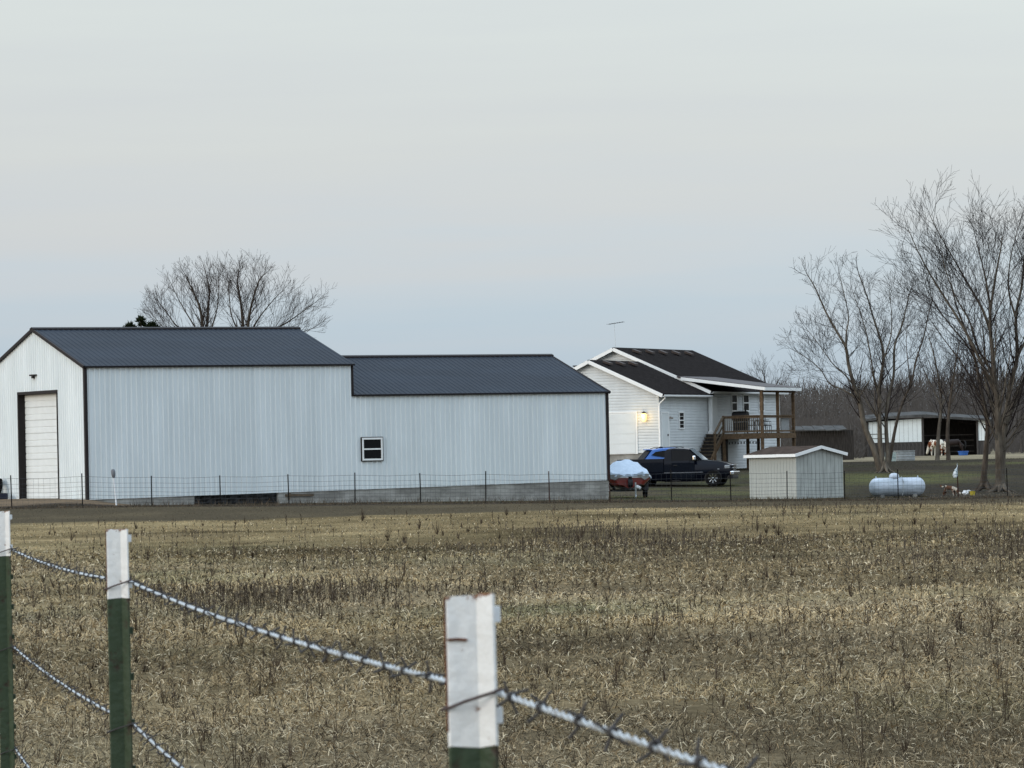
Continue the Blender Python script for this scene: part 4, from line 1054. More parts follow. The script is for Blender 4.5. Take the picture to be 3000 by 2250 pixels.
# ------------------------------------------------------------------ far horse shelter and lean-to
hs0 = P(2545, 1330, 370)
hz = tz(hs0.x, 370) - .05
shl = thing('horse_shelter', 'open-fronted horse shelter with white upper panels and old sheet roof', 'shelter', (hs0.x, 370, hz), 0)
S32 = 370 / FPX
def sx_(px): return (px - 2545) * S32
XW, XO0, XO1, XE = sx_(2702), sx_(2706), sx_(2862), sx_(2895)
def zph(px, py): return P(px, py, 370).z - hz
zL, zLr, zW = zph(2548, 1237), zph(2700, 1226), zph(2620, 1296)
k_n = 12
for k in range(k_n):                      # white sheets
    a, b = XW * k / k_n, XW * (k + 1) / k_n - .02
    za, zb2 = zL + (zLr - zL) * k / k_n, zL + (zLr - zL) * (k + 1) / k_n
    c = MB(); c.add([(a, 0, zW), (b, 0, zW), (b, 0, zb2), (a, 0, za), (a, .04, zW), (b, .04, zW), (b, .04, zb2), (a, .04, za)],
                    [(0, 1, 2, 3), (7, 6, 5, 4), (0, 4, 5, 1), (1, 5, 6, 2), (2, 6, 7, 3), (3, 7, 4, 0)]); c.build('white_panel', PALE_PANEL, shl)
for z in (zW + .35, zW + .75):
    c = MB(); c.bb(0, XW * .38, -.03, -.002, z, z + .05); c.build('panel_batten', GREY_BOARD, shl)
bme = MB().bb(0, XW / 14 - .02, 0, .05, -.2, zW - .03).mesh('board', GREY_BOARD)
for k in range(14): link('board', bme, shl, loc=(k * XW / 14, .05, 0))
for x in (-.12, XW + .02, XO1, XE):
    zt = zLr + .12 if x > 0 and x < XO1 else zL + .1
    c = MB(); c.bb(x, x + .16, -.06, .12, -.2, zt); c.build('post', GREY_BOARD, shl)
for k in range(3):
    a = XO1 + .18 + k * (XE - XO1 - .18) / 3; b = XO1 + .18 + (k + 1) * (XE - XO1 - .18) / 3 - .02
    c = MB(); c.bb(a, b, 0, .04, zW, zL + .05); c.build('white_panel', PALE_PANEL, shl)
    c = MB(); c.bb(a, b, .05, .1, -.2, zW - .02); c.build('board', GREY_BOARD, shl)
DPT = 4.5
c = MB(); c.bb(-.1, XE + .1, DPT, DPT + .08, -.2, zL + .3); c.bb(-.1, 0, .1, DPT, -.2, zL); c.bb(XE, XE + .1, .1, DPT, -.2, zL); c.build('back_wall', DARK_BOARD, shl)
for z in (.35, .85, 1.35, 1.85):
    c = MB(); c.bb(XO0 + .2, XO1, 2.2, 2.26, z, z + .07); c.build('rail', GREY_BOARD, shl)
c = MB(); c.bb(XO0 + .2, XO0 + .3, 2.2, 2.3, -.2, 2.0); c.bb((XO0 + XO1) / 2, (XO0 + XO1) / 2 + .1, 2.2, 2.3, -.2, 2.6); c.build('inner_post', GREY_BOARD, shl)
zr2, zr3, zr4 = zph(2545, 1228), zph(2715, 1214), zph(2880, 1228)
rx = [-.5, XW * .5, XO0 + .3, (XO0 + XO1) / 2, XE + .5]; rzv = [zr2, (zr2 + zr3) / 2 + .08, zr3, zr3 - .25, zr4]
for k in range(4):
    c = MB(); a, b = rx[k], rx[k + 1] - .03; za, zb2 = rzv[k], rzv[k + 1]
    c.add([(a, -.5, za), (b, -.5, zb2), (b, DPT + .3, zb2 + .35), (a, DPT + .3, za + .35), (a, -.5, za - .22), (b, -.5, zb2 - .22), (b, DPT + .3, zb2 + .1), (a, DPT + .3, za + .1)],
          [(0, 1, 2, 3), (7, 6, 5, 4), (0, 4, 5, 1), (1, 5, 6, 2), (2, 6, 7, 3), (3, 7, 4, 0)]); c.build('roof_sheet', ROOF_OLD, shl)

ln0 = P(2330, 1335, 330)
lz = tz(ln0.x, 330) - .05
lean = thing('lean_to_shed', 'dark board lean-to with a sagging grey roof behind the garden shed', 'shed', (ln0.x, 330, lz), 0)
S33 = 330 / FPX
LW = (2502 - 2330) * S33
for k in range(22):
    c = MB(); x0 = k * LW / 22; c.bb(x0, x0 + LW / 22 - .02, 0, .04 + .02 * (k % 3), -.2, P(2400, 1262, 330).z - lz); c.build('board', DARK_BOARD, lean)
for k in range(5):
    c = MB(); x0 = -.1 + k * (LW * .9) / 5; z0 = P(2400, 1258, 330).z - lz
    c.add([(x0, -.6, z0 - .02 * k), (x0 + LW * .9 / 5 - .03, -.6, z0 - .03 * (k % 2)), (x0 + LW * .9 / 5 - .03, 3, z0 + .3), (x0, 3, z0 + .35)], [(0, 1, 2, 3)])
    c.add([(x0, -.6, z0 - .08 - .02 * k), (x0 + LW * .9 / 5 - .03, -.6, z0 - .09 - .03 * (k % 2)), (x0 + LW * .9 / 5 - .03, -.6, z0 - .03 * (k % 2)), (x0, -.6, z0 - .02 * k)], [(0, 1, 2, 3)])
    c.build('roof_sheet', ROOF_OLD, lean)
c = MB(); c.bb(0, .1, .05, 3, -.2, 1.9); c.bb(LW - .1, LW, .05, 3, -.2, 1.9); c.bb(0, LW, 2.9, 3, -.2, 2.1); c.build('side_wall', DARK_BOARD, lean)

# stock tank, tubs, bag and bucket
g = G(2650, 250)
stt = thing('stock_tank', 'grey galvanized stock tank below the shelter wall', 'tank', g, R_(3))
rings = []
for z, e in ((0, 0), (.14, .02), (.16, .0), (.30, .02), (.32, 0), (.46, .02), (.48, 0), (.60, .03), (.62, .03)):
    rings.append([((.62 + e) * math.copysign(abs(math.cos(a)) ** .5, math.cos(a)), (.38 + e) * math.copysign(abs(math.sin(a)) ** .7, math.sin(a)), z) for a in np.linspace(0, 2 * PI, 28, endpoint=False)])
MB().loft(rings, closed=True).build('shell', GALV, stt)
c = MB(); c.bb(-.55, .55, -.3, .3, .45, .5); c.build('water', GLASS, stt)
g = G(2608, 247)
t = thing('plastic_crate', 'pale greenish plastic crate left of the stock tank behind the tree stems', 'crate', g, R_(-6))
c = MB(); c.bb(-.30, .36, -.25, .25, 0, .05); c.bb(-.30, -.27, -.25, .25, .05, .55); c.bb(.33, .36, -.25, .25, .05, .55)
c.bb(-.27, .33, -.25, -.22, .05, .18); c.bb(-.27, .33, -.25, -.22, .24, .36); c.bb(-.27, .33, -.25, -.22, .42, .55); c.bb(-.27, .33, .22, .25, .05, .55)
c.build('basket', mat('pale_green_plastic', (.38, .46, .44)), t)
g = P(2822, 1326, 362); gz = tz(g.x, 362)
t = thing('blue_tub', 'low blue plastic tub on the dirt before the shelter opening', 'tub', (g.x, 362, gz))
c = MB(); c.lathe([(0, 0), (.38, 0), (.46, .34), (.49, .36), (.46, .38), (.42, .34), (.36, .05), (0, .05)], 24).build('bowl', BLUE_PLASTIC, t, smooth=True)
c = MB(); c.lathe([(.463, .30), (.50, .33), (.463, .35)], 24).build('rim', BLUE_PLASTIC, t)
g = P(2829, 1440, 178.5); gz = tz(g.x, g.y)
t = thing('plastic_bag', 'crumpled white plastic bag on the ground beside the yellow bucket', 'bag', (g.x, g.y, gz))
bm = bmesh.new(); bmesh.ops.create_icosphere(bm, subdivisions=3, radius=.14)
for v in bm.verts:
    k = 1 + .22 * math.sin(v.co.x * 37 + v.co.y * 21) * math.cos(v.co.z * 33)
    v.co = Vector((v.co.x * 1.0 * k, v.co.y * .8 * k, (v.co.z * .8 + .10) * k))
me = bpy.data.meshes.new('sack'); bm.to_mesh(me); bm.free(); me.materials.append(WHITE_PAINT); link('sack', me, t)
c = MB(); c.tube([(.08, 0, .19), (.16, 0, .2), (.22, .01, .17), (.25, .02, .15)], [.035, .03, .025, .01], 6).build('twisted_neck', WHITE_PAINT, t)
g = P(2849, 1440, 178.2); gz = tz(g.x, g.y)
t = thing('yellow_bucket', 'small yellow bucket lying near the big tree roots', 'bucket', (g.x, g.y, gz))
c = MB(); c.lathe([(0, 0), (.10, 0), (.125, .17), (.13, .18), (.118, .17), (.09, .02), (0, .02)], 20).build('pail', YELLOW, t)
c = MB(); c.tube([(.125 * math.cos(a), .02, .17 + .04 * math.sin(a)) for a in np.linspace(0, PI, 9)], .005, 5).build('handle', GALV, t)

# ------------------------------------------------------------------ animals
def skin(name, parent, verts, edges, radii, m, sub=2):
    me = bpy.data.meshes.new(name); me.from_pydata(verts, edges, []); me.materials.append(m)
    o = bpy.data.objects.new(name, me); col.objects.link(o); o.parent = parent
    md = o.modifiers.new('skin', 'SKIN'); md.use_smooth_shade = True
    sv_ = me.skin_vertices[0].data
    for i, r_ in enumerate(radii):
        sv_[i].radius = r_ if isinstance(r_, tuple) else (r_, r_)
    sv_[0].use_root = True
    s_ = o.modifiers.new('sub', 'SUBSURF'); s_.levels = sub; s_.render_levels = sub
    return o
def horse(name, label, loc, rz, m, graze=True, sock=None, group=None):
    t = thing(name, label, 'horse', loc, rz, group)
    hd = [(1.0, 0, 1.28), (1.25, 0, .98), (1.42, 0, .62), (1.50, 0, .42), (1.62, 0, .22)] if graze else [(1.0, 0, 1.40), (1.22, 0, 1.70), (1.38, 0, 1.92), (1.55, 0, 1.86), (1.78, 0, 1.66)]
    V = [(0, 0, 1.15), (.4, 0, 1.13), (.72, 0, 1.18)] + hd + [(-.4, 0, 1.18), (-.68, 0, 1.20)]
    E = [(0, 1), (1, 2), (2, 3), (3, 4), (4, 5), (5, 6), (6, 7), (0, 8), (8, 9)]
    Rr = [(.31, .31), (.30, .32), (.25, .33), (.17, .22), (.12, .15), (.10, .13), (.11, .13), (.07, .08), (.30, .31), (.24, .26)]
    for s in (-1, 1):
        n = len(V)
        V += [(.68, s * .17, .85), (.70, s * .17, .48), (.69, s * .17, .12), (.73, s * .17, .04)]
        E += [(2, n), (n, n + 1), (n + 1, n + 2), (n + 2, n + 3)]; Rr += [.13, .075, .055, .07]
        n = len(V)
        V += [(-.60, s * .18, .82), (-.74, s * .18, .52), (-.70, s * .18, .14), (-.65, s * .18, .04)]
        E += [(9, n), (n, n + 1), (n + 1, n + 2), (n + 2, n + 3)]; Rr += [.17, .085, .055, .07]
    b = skin('body', t, V, E, Rr, m)
    c = MB(); c.tube([(-.90, 0, 1.30), (-1.0, 0, 1.15), (-.99, 0, .8), (-.96, 0, .5)], [.04, .07, .07, .02], 7).build('tail', m if sock is None else BLACK_PLASTIC, t, smooth=True)
    h = Vector(hd[2]);
    for s in (-1, 1):
        c = MB(); q = Vector(hd[2]) if not graze else Vector((1.38, 0, .70))
        c.tube([q + Vector((0, s * .07, .05)), q + Vector((-.02, s * .09, .14)), q + Vector((0, s * .09, .2))], [.03, .035, .005], 6).build('ear', m, t)
    c = MB(); c.tube([Vector(hd[0]) + Vector((-.05, 0, .20)), (Vector(hd[0]) + Vector(hd[1])) / 2 + Vector((-.02, 0, .17)), Vector(hd[1]) + Vector((0, 0, .16)), Vector(hd[2]) + Vector((0, 0, .12))], [.03, .05, .05, .02], 6).build('mane', m, t)
    if sock is not None:
        c = MB(); c.tube([(-.695, sock * .18, .06), (-.705, sock * .18, .28)], [.078, .066], 8).build('white_sock', WHITE_PAINT, t)
    return t
g = P(2749, 1336, 352); gz = tz(g.x, 352)
horse('pinto_horse', 'white and brown horse grazing with its rump toward us behind the tree pair', (g.x, 352, gz), R_(122), PINTO)
g = P(2796, 1334, 364); gz = tz(g.x, 364)
horse('bay_horse', 'dark horse standing in the shelter opening beside the blue tub', (g.x, 364, gz), R_(176), BAY, True, 1)
g = P(2783, 1447, 177.0); gz = tz(g.x, g.y)
dog = thing('farm_dog', 'brown and white dog with lowered head beside the fence post right of the tank', 'dog', (g.x, g.y, gz), R_(-28))
V = [(0, 0, .36), (.16, 0, .34), (.28, 0, .30), (.36, 0, .20), (.44, 0, .12), (.52, 0, .07), (-.16, 0, .38), (-.24, 0, .34)]
E = [(0, 1), (1, 2), (2, 3), (3, 4), (4, 5), (0, 6), (6, 7)]
Rr = [.095, .11, .085, .07, .075, .035, .10, .09]
for s in (-1, 1):
    n = len(V); V += [(.17, s * .07, .20), (.19, s * .07, .10), (.20, s * .07, .02)]; E += [(1, n), (n, n + 1), (n + 1, n + 2)]; Rr += [.045, .03, .03]
    n = len(V); V += [(-.20, s * .08, .22), (-.28, s * .08, .13), (-.24, s * .08, .02)]; E += [(7, n), (n, n + 1), (n + 1, n + 2)]; Rr += [.06, .035, .03]
skin('body', dog, V, E, Rr, DOGCOAT)
c = MB(); c.tube([(-.30, 0, .40), (-.40, 0, .44), (-.48, 0, .52)], [.035, .035, .012], 6).build('tail', DOGCOAT, dog, smooth=True)
for s in (-1, 1):
    c = MB(); c.tube([(.42, s * .06, .19), (.40, s * .10, .15), (.41, s * .11, .10)], [.02, .03, .008], 6).build('ear', mat('brown_ear', (.07, .035, .02)), dog)

# ------------------------------------------------------------------ trees
def rvec(rg): 
    v = Vector((rg.gauss(0, 1), rg.gauss(0, 1), rg.gauss(0, 1)))
    return v.normalized()
def grow(mb_t, mb_c, rg, p, d, L, r, level, maxl, up=.12, wig=.12, thick=.045, dens=1.0, ang=(25, 50)):
    seg = max(2, min(6, int(L / .45) + 1)); pts = [p.copy()]; rad = [r]; dirs = [d.copy()]
    for i in range(seg):
        d = (d + rvec(rg) * wig + Vector((0, 0, up))).normalized()
        p = p + d * (L / seg); pts.append(p.copy()); dirs.append(d.copy()); rad.append(max(.0058, r * (1 - .8 * (i + 1) / seg)))
    (mb_t if r > thick else mb_c).tube(pts, rad, 6 if r > .08 else (4 if r > .03 else 3), caps=False)
    if level >= maxl: return
    n = int(L * (2.6 if level < maxl - 1 else 3.4) * dens + rg.random())
    n = max(3, min(n, 13))
    for k in range(n):
        t = .15 + .83 * (k + rg.random()) / n
        i = min(int(t * seg), seg - 1); f = t * seg - i
        q = pts[i].lerp(pts[i + 1], f); dd = dirs[i + 1]
        ax = dd.cross(rvec(rg))
        if ax.length < .01: continue
        nd = Matrix.Rotation(R_(rg.uniform(*ang)), 3, ax.normalized()) @ dd
        l2 = L * rg.uniform(.42, .80) * (1.12 - .5 * t)
        if l2 < .12: continue
        grow(mb_t, mb_c, rg, q, nd, l2, max(.0055, (rad[i] * (1 - f) + rad[i + 1] * f) * rg.uniform(.38, .55)), level + 1, maxl, up, wig, thick, dens, ang)
def guided_tree(name, label, base, y, stems, seed, bark, twig, lvl=3, dens=1.0, blen=2.4, up=.14, flare=None, group=None, ang=(22, 46), spread=.8):
    rg = random.Random(seed)
    t = thing(name, label, 'tree', base, 0, group)
    T, C = MB(), MB()
    for st in stems:
        pxs, r0, r1 = st
        off = rg.uniform(-spread, spread); pts = []
        for k, q in enumerate(pxs):
            f = k / (len(pxs) - 1)
            pts.append(P(q[0], q[1], y + off * 1.6 * f + (0 if k == 0 else rg.uniform(-.1, .1))) - base)
        # smooth subdivide
        fine = []
        for k in range(len(pts) - 1):
            p0, p1, p2, p3 = pts[max(k - 1, 0)], pts[k], pts[k + 1], pts[min(k + 2, len(pts) - 1)]
            for j in range(4):
                u = j / 4
                fine.append(.5 * ((2 * p1) + (p2 - p0) * u + (2 * p0 - 5 * p1 + 4 * p2 - p3) * u * u + (3 * p1 - p0 - 3 * p2 + p3) * u ** 3))
        fine.append(pts[-1])
        N = len(fine)
        r0 *= .66; rad = [r0 + (r1 - r0) * (k / (N - 1)) ** .7 for k in range(N)]
        T.tube(fine, rad, 8 if r0 > .1 else 6, caps=False)
        Ls = sum((fine[k + 1] - fine[k]).length for k in range(N - 1))
        nbr = int(Ls * 3.4 * dens)
        for k in range(nbr):
            u = .22 + .78 * (k + rg.random()) / nbr
            i = min(int(u * (N - 1)), N - 2); q = fine[i].lerp(fine[i + 1], u * (N - 1) - i)
            if q.z < 1.6: continue
            dd = (fine[i + 1] - fine[i]).normalized()
            ax = dd.cross(rvec(rg)).normalized()
            nd = Matrix.Rotation(R_(rg.uniform(*ang)), 3, ax) @ dd
            grow(T, C, rg, q, nd, blen * rg.uniform(.55, 1.2) * (1.2 - .72 * u), max(.012, rad[i] * rg.uniform(.22, .42)), 1, lvl, up, .08, .04, dens, ang)
        grow(T, C, rg, fine[-1], (fine[-1] - fine[-2]).normalized(), blen * .34, r1, 1, lvl, up, .12, .04, dens, ang)
    if flare:
        for k in range(flare[1]):
            a = 2 * PI * k / flare[1] + rg.uniform(-.3, .3); e = Vector((math.cos(a), math.sin(a), 0))
            T.tube([e * .02 + Vector((0, 0, .55)), e * flare[0] * .75 + Vector((0, 0, .22)), e * flare[0] * 1.5 + Vector((0, 0, .06)), e * flare[0] * 3.0 + Vector((0, 0, -.08))], [flare[0] * .5, flare[0] * .42, flare[0] * .25, .03], 6, caps=False)
    T.build('trunk', bark, t, smooth=True)
    C.build('crown', twig, t)
    return t
# multi-stem tree behind the tank
b_ = G(2592, 214)
guided_tree('multi_stem_tree', 'bare multi-stemmed tree spreading from one base behind the propane tank', b_, 214, [
    ([(2582, 1390), (2562, 1320), (2533, 1250), (2520, 1183), (2503, 1132), (2486, 1069), (2478, 1018), (2452, 972), (2419, 913), (2389, 845), (2364, 803)], .30, .02),
    ([(2478, 1018), (2480, 972), (2486, 930), (2474, 866), (2458, 800)], .10, .015),
    ([(2590, 1390), (2580, 1320), (2577, 1250), (2577, 1140), (2588, 1056), (2583, 1006), (2562, 942), (2541, 871), (2515, 800)], .26, .02),
    ([(2600, 1390), (2600, 1320), (2596, 1250), (2600, 1180), (2618, 1100), (2621, 1014), (2642, 955), (2655, 900), (2668, 850)], .22, .02),
    ([(2582, 1180), (2560, 1100), (2545, 1010), (2528, 940), (2500, 860)], .10, .015),
    ([(2510, 1165), (2470, 1142), (2431, 1124), (2406, 1086), (2368, 1052), (2318, 1022)], .09, .012),
    ([(2503, 1132), (2475, 1098), (2440, 1066), (2400, 1010), (2360, 960)], .08, .012),
    ([(2590, 1050), (2610, 985), (2612, 920), (2605, 850)], .08, .012),
], 5, BARK_PALE, TWIG, 3, .85, 2.5, .08, (.22, 6), None, (26, 54))
b_ = G(2612, 232)
guided_tree('slanting_tree', 'slender bare tree slanting right behind the multi-stemmed tree', b_, 232, [
    ([(2606, 1352), (2620, 1270), (2634, 1210), (2652, 1160), (2668, 1128), (2685, 1052), (2706, 989), (2718, 930), (2731, 883)], .17, .02),
    ([(2668, 1128), (2660, 1060), (2655, 1000), (2660, 940)], .07, .012),
], 8, BARK, TWIG, 3, .85, 2.0, .12)
# the pair by the grazing horse
for i, (px, tops, lab) in enumerate(((2746, [(2750, 1265), (2758, 1190), (2752, 1120), (2738, 1050), (2722, 990)], 'left trunk of the close pair of bare trees before the shelter'),
                                     (2779, [(2776, 1265), (2782, 1190), (2790, 1130), (2800, 1060), (2812, 1000)], 'right trunk of the close pair of bare trees before the shelter'))):
    b_ = G(px, 243)
    x1 = tops[1]
    guided_tree('paired_tree', lab, b_, 243, [([(px, 1352)] + tops, .22, .02),
        ([x1, (x1[0] - 30, 1130), (x1[0] - 55, 1075), (x1[0] - 75, 1020)], .08, .012),
        ([x1, (x1[0] + 25, 1140), (x1[0] + 45, 1085), (x1[0] + 60, 1030)], .08, .012)], 20 + i, BARK_PALE if i == 0 else BARK, TWIG, 3, .8, 2.1, .1, None, 'pair of bare trees by the horse shelter')
# big tree at the right edge
b_ = G(2932, 190)
guided_tree('big_bare_tree', 'largest bare tree with mottled pale trunk and gnarled roots at right edge', b_, 190, [
    ([(2930, 1440), (2930, 1390), (2928, 1335), (2926, 1290), (2925, 1250), (2921, 1162), (2912, 1098), (2908, 1035), (2902, 972), (2902, 909), (2915, 820), (2930, 740), (2938, 690)], .40, .02),
    ([(2934, 1440), (2934, 1380), (2938, 1310), (2946, 1242), (2959, 1132), (2980, 1044), (2976, 930), (2993, 840), (3000, 760), (3006, 700)], .34, .02),
    ([(2921, 1162), (2895, 1105), (2841, 993), (2794, 913), (2735, 820), (2697, 752), (2660, 670)], .17, .015),
    ([(2902, 972), (2880, 910), (2849, 854), (2815, 795), (2756, 693), (2724, 630)], .14, .015),
    ([(2902, 909), (2890, 830), (2872, 750), (2856, 690)], .11, .015),
    ([(2946, 1242), (2985, 1150), (3030, 1040), (3070, 920), (3090, 800), (3110, 700)], .20, .02),
    ([(2976, 930), (2955, 850), (2960, 760), (2985, 660)], .10, .015),
    ([(2912, 1098), (2870, 1030), (2840, 940), (2800, 870), (2770, 790), (2760, 740)], .12, .015),
    ([(2980, 1044), (3030, 940), (3050, 820), (3060, 700)], .13, .015),
    ([(2932, 1330), (2965, 1295), (2980, 1265), (3000, 1250)], .07, .012),
], 3, BARK_PALE, TWIG, 3, .86, 3.3, .11, (.30, 8), None, (26, 52), 1.6)
b_ = G(2884, 194)
guided_tree('dark_trunk_tree', 'bare tree with straight dark trunk just left of the largest tree', b_, 194, [
    ([(2880, 1430), (2884, 1380), (2889, 1320), (2893, 1255), (2888, 1200), (2872, 1130), (2856, 1050), (2830, 970), (2800, 890), (2785, 820)], .27, .02),
    ([(2893, 1255), (2880, 1190), (2850, 1120), (2815, 1060), (2770, 1000), (2735, 950)], .12, .015),
    ([(2872, 1130), (2885, 1050), (2880, 970), (2870, 880)], .10, .015),
    ([(2856, 1050), (2825, 1000), (2790, 960), (2745, 900), (2715, 850)], .09, .012),
], 31, BARK, TWIG, 3, .85, 2.3, .14, (.28, 6))
# trees behind the barn
b_ = G(600, 246)
guided_tree('left_bare_tree', 'bare tree rising behind the tall barn roof, left one of two', b_, 246, [
    ([(600, 1365), (600, 1200), (598, 1050), (594, 965), (586, 903), (567, 857), (540, 800)], .34, .02),
    ([(602, 1100), (604, 1000), (610, 903), (613, 848), (600, 790)], .2, .02),
    ([(598, 1060), (560, 990), (513, 950), (488, 914), (460, 880)], .13, .015),
    ([(598, 1000), (560, 940), (530, 890), (505, 840)], .10, .015), ([(604, 1000), (630, 930), (640, 870), (640, 810)], .10, .015),
    ([(598, 1090), (540, 1010), (480, 960), (445, 920)], .09, .015),
], 41, BARK, TWIG_RED, 3, 1.0, 2.3, .11, None, 'bare trees behind the barn')
b_ = G(722, 250)
guided_tree('right_bare_tree', 'bare tree rising behind the tall barn roof, right one of two', b_, 250, [
    ([(722, 1365), (720, 1200), (716, 1050), (712, 957), (706, 890), (696, 830), (700, 790)], .34, .02),
    ([(718, 1080), (726, 960), (738, 889), (760, 821), (780, 800)], .2, .02),
    ([(720, 1090), (770, 990), (841, 945), (882, 916), (925, 885)], .14, .015),
    ([(722, 1120), (800, 1030), (860, 985), (920, 960)], .11, .015), ([(716, 1000), (760, 930), (800, 880), (830, 850)], .10, .015),
    ([(714, 1000), (680, 930), (672, 870), (668, 820)], .10, .015),
], 42, BARK, TWIG_RED, 3, 1.0, 2.3, .11, None, 'bare trees behind the barn')
# small far tree above the porch roof
b_ = G(2250, 345)
guided_tree('far_small_tree', 'small hazy bare tree top showing above the porch roof', b_, 345, [
    ([(2250, 1330), (2250, 1230), (2248, 1160), (2240, 1110), (2232, 1085)], .2, .02), ([(2249, 1190), (2268, 1140), (2285, 1105)], .1, .015), ([(2249, 1170), (2225, 1130), (2205, 1105)], .1, .015)],
    51, BARK, TWIG, 3, .8, 2.2, .12)
# pine behind the barn
b_ = G(422, 232)
pine = thing('pine_tree', 'dark green pine tip poking above the tall barn roof', 'tree', b_)
c = MB(); topz = P(424, 925, 232).z - b_.z
c.tube([(0, 0, 0), (.05, 0, topz * .5), (0, 0, topz - .3)], [.2, .14, .03], 8).build('trunk', BARK, pine)
rg = random.Random(9); nv, nf = [], []
cl = [(0, 0, topz - .28, .30), (.08, .1, topz - .55, .32), (-.62, 0, topz - .62, .30), (.62, 0, topz - .58, .30), (-.42, .2, topz - .85, .32), (.45, -.1, topz - .80, .32), (.85, .1, topz - .78, .24), (-.88, 0, topz - .80, .22)]
for k in range(150):
    h = topz - .9 - 3.2 * rg.random(); rr = min(2.0, .5 + (topz - h) * .55) * rg.uniform(.35, 1); a = rg.uniform(0, 2 * PI)
    cl.append((rr * math.cos(a), rr * math.sin(a), h, rg.uniform(.22, .34)))
for cx, cy, cz, cr0 in cl:
    for j in range(190):
        e = rvec(rg); e.z = abs(e.z) * 1.1 - .25; q = Vector((cx, cy, cz)) + e * cr0 * rg.uniform(.1, .85)
        dd = (e + Vector((0, 0, .5)) + rvec(rg) * .35).normalized() * rg.uniform(.14, .24); sd = dd.cross(rvec(rg)).normalized() * .040
        n = len(nv); nv += [tuple(q - sd), tuple(q + sd), tuple(q + dd)]; nf.append((n, n + 1, n + 2))
o = np_mesh('crown', np.array(nv), np.array(nf), None, NEEDLE, pine)

# far woods: one mass of bare trees
rg = random.Random(77); protos = []
for k in range(4):
    A = MB()
    A.tube([(0, 0, -.3), (rg.uniform(-.3, .3), 0, 3), (rg.uniform(-.6, .6), 0, 6.2)], [.16, .11, .03], 4, caps=False)
    for j in range(26):
        z = rg.uniform(.6, 6.2); d = Vector((rg.gauss(0, 1), rg.gauss(0, .6), rg.uniform(.5, 1.6))).normalized()
        grow(A, A, rg, Vector((0, 0, z)), d, rg.uniform(1.6, 3.2) * (1.15 - z / 10), .035, 2, 3, .1, .15, .001, .85)
    va = np.array(A.v); qd = [f for f in A.f if len(f) == 4]
    protos.append((va, np.array(qd)))
VV, FF, off = [], [], 0
rs = np.random.RandomState(5)
for k in range(210):
    yy = rs.uniform(405, 560) if k < 165 else rs.uniform(372, 400); 
    xx = rs.uniform(-.145, .175) * yy if k < 165 else rs.choice([rs.uniform(24, 37), rs.uniform(44, 60), rs.uniform(-20, 10)])
    if k >= 165 and 34 < xx < 45: continue
    va, qd = protos[k % 4]
    s = rs.uniform(.85, 1.25) * (1.0 if k < 165 else .62); a = rs.uniform(0, 6.28); ca, sa = math.cos(a), math.sin(a)
    v2 = np.stack([va[:, 0] * ca - va[:, 1] * sa, va[:, 0] * sa + va[:, 1] * ca, va[:, 2]], 1) * s
    # thicken with distance: crowns read as a soft mass
    v2 += np.array([xx, yy, tz(xx, yy)])
    VV.append(v2); FF.append(qd + off); off += len(va)
def brush(n, y0, y1, xa, xb, hm, wd0, seed):
    r2 = np.random.RandomState(seed)
    y = y0 + (y1 - y0) * r2.rand(n); x = (xa + (xb - xa) * r2.rand(n)) * y
    hmax = hm * (.72 + .56 * fbm(x, y * .3, 14, 2))
    z0 = terr(x, y); h0 = hmax * r2.rand(n) ** 1.3 * .8; ln = hmax * (.12 + .2 * r2.rand(n)); a = r2.rand(n) * 2 * PI; le = .15 + .9 * r2.rand(n)
    B = np.stack([x, y, z0 + h0], 1); D = np.stack([np.cos(a) * np.sin(le) * ln, .5 * np.sin(a) * np.sin(le) * ln, np.cos(le) * ln], 1)
    wd = wd0 * (.5 + r2.rand(n)); S = np.stack([wd / 2, np.zeros(n), np.zeros(n)], 1)
    return np.stack([B - S, B + S, B + D, B + D + S * .2], 1).reshape(-1, 3), (np.arange(n)[:, None] * 4 + np.array([0, 1, 3, 2]))
for a_ in ((34000, 530, 640, -.15, .19, 9.5, .10, 9), (75000, 425, 520, -.15, .19, 9.0, .075, 3), (15000, 342, 400, .066, .0855, 3.8, .05, 4), (14000, 380, 412, .119, .18, 4.5, .05, 6)):
    v2, q2 = brush(*a_); VV.append(v2); FF.append(q2 + off); off += len(v2)
CC = np.zeros((off, 3)); cols = np.array([.086, .078, .073])
Vw = np.concatenate(VV); CC[:] = cols * (0.8 + .4 * vnoise(Vw[:, 0], Vw[:, 1], 9, 1))[:, None]
wo = np_mesh('far_woods', Vw, np.concatenate(FF), CC, GRASS, kind='stuff')
wo['label'] = 'grey-brown mass of bare woods along the far horizon'; wo['category'] = 'woods'

# ------------------------------------------------------------------ wire fence across the yard edge
fen = thing('woven_wire_fence', 'woven wire fence on dark steel posts between field and yard', 'fence', (FA.x, FA.y, 0))
pxs = [35, 242, 445, 646, 847, 1040, 1233, 1423, 1610, 1788, 1968, 2142, 2306, 2475, 2632, 2808, 2952, 3100]
pxs = [-170] + pxs
tops = []
for i, px in enumerate(pxs):
    x = (px - 1500) / FPX * 163
    for _ in range(6):
        y = float(fence_y(x)); q = Vector((x, y, tz(x, y))); x += (px - proj(q)[0]) / FPX * y
    h = 1.24 + random.uniform(-.05, .07)
    base = Vector((x - FA.x, y - FA.y, q.z)); ln_ = random.uniform(-.03, .03)
    c = MB(); tp_ = base + Vector((ln_, 0, h))
    c.beam(base - Vector((0, 0, .3)), tp_, .045, .006); c.beam(base - Vector((0, .018, .3)), tp_ - Vector((0, .018, 0)), .008, .036, up=(0, 1, 0))
    c.tube([base - Vector((0, 0, .3)), tp_], .017, 5)
    c.build('post', RUST_POST if px in (1610, 1788, 2808) else DARK_POST, fen)
    tops.append((base, tp_))
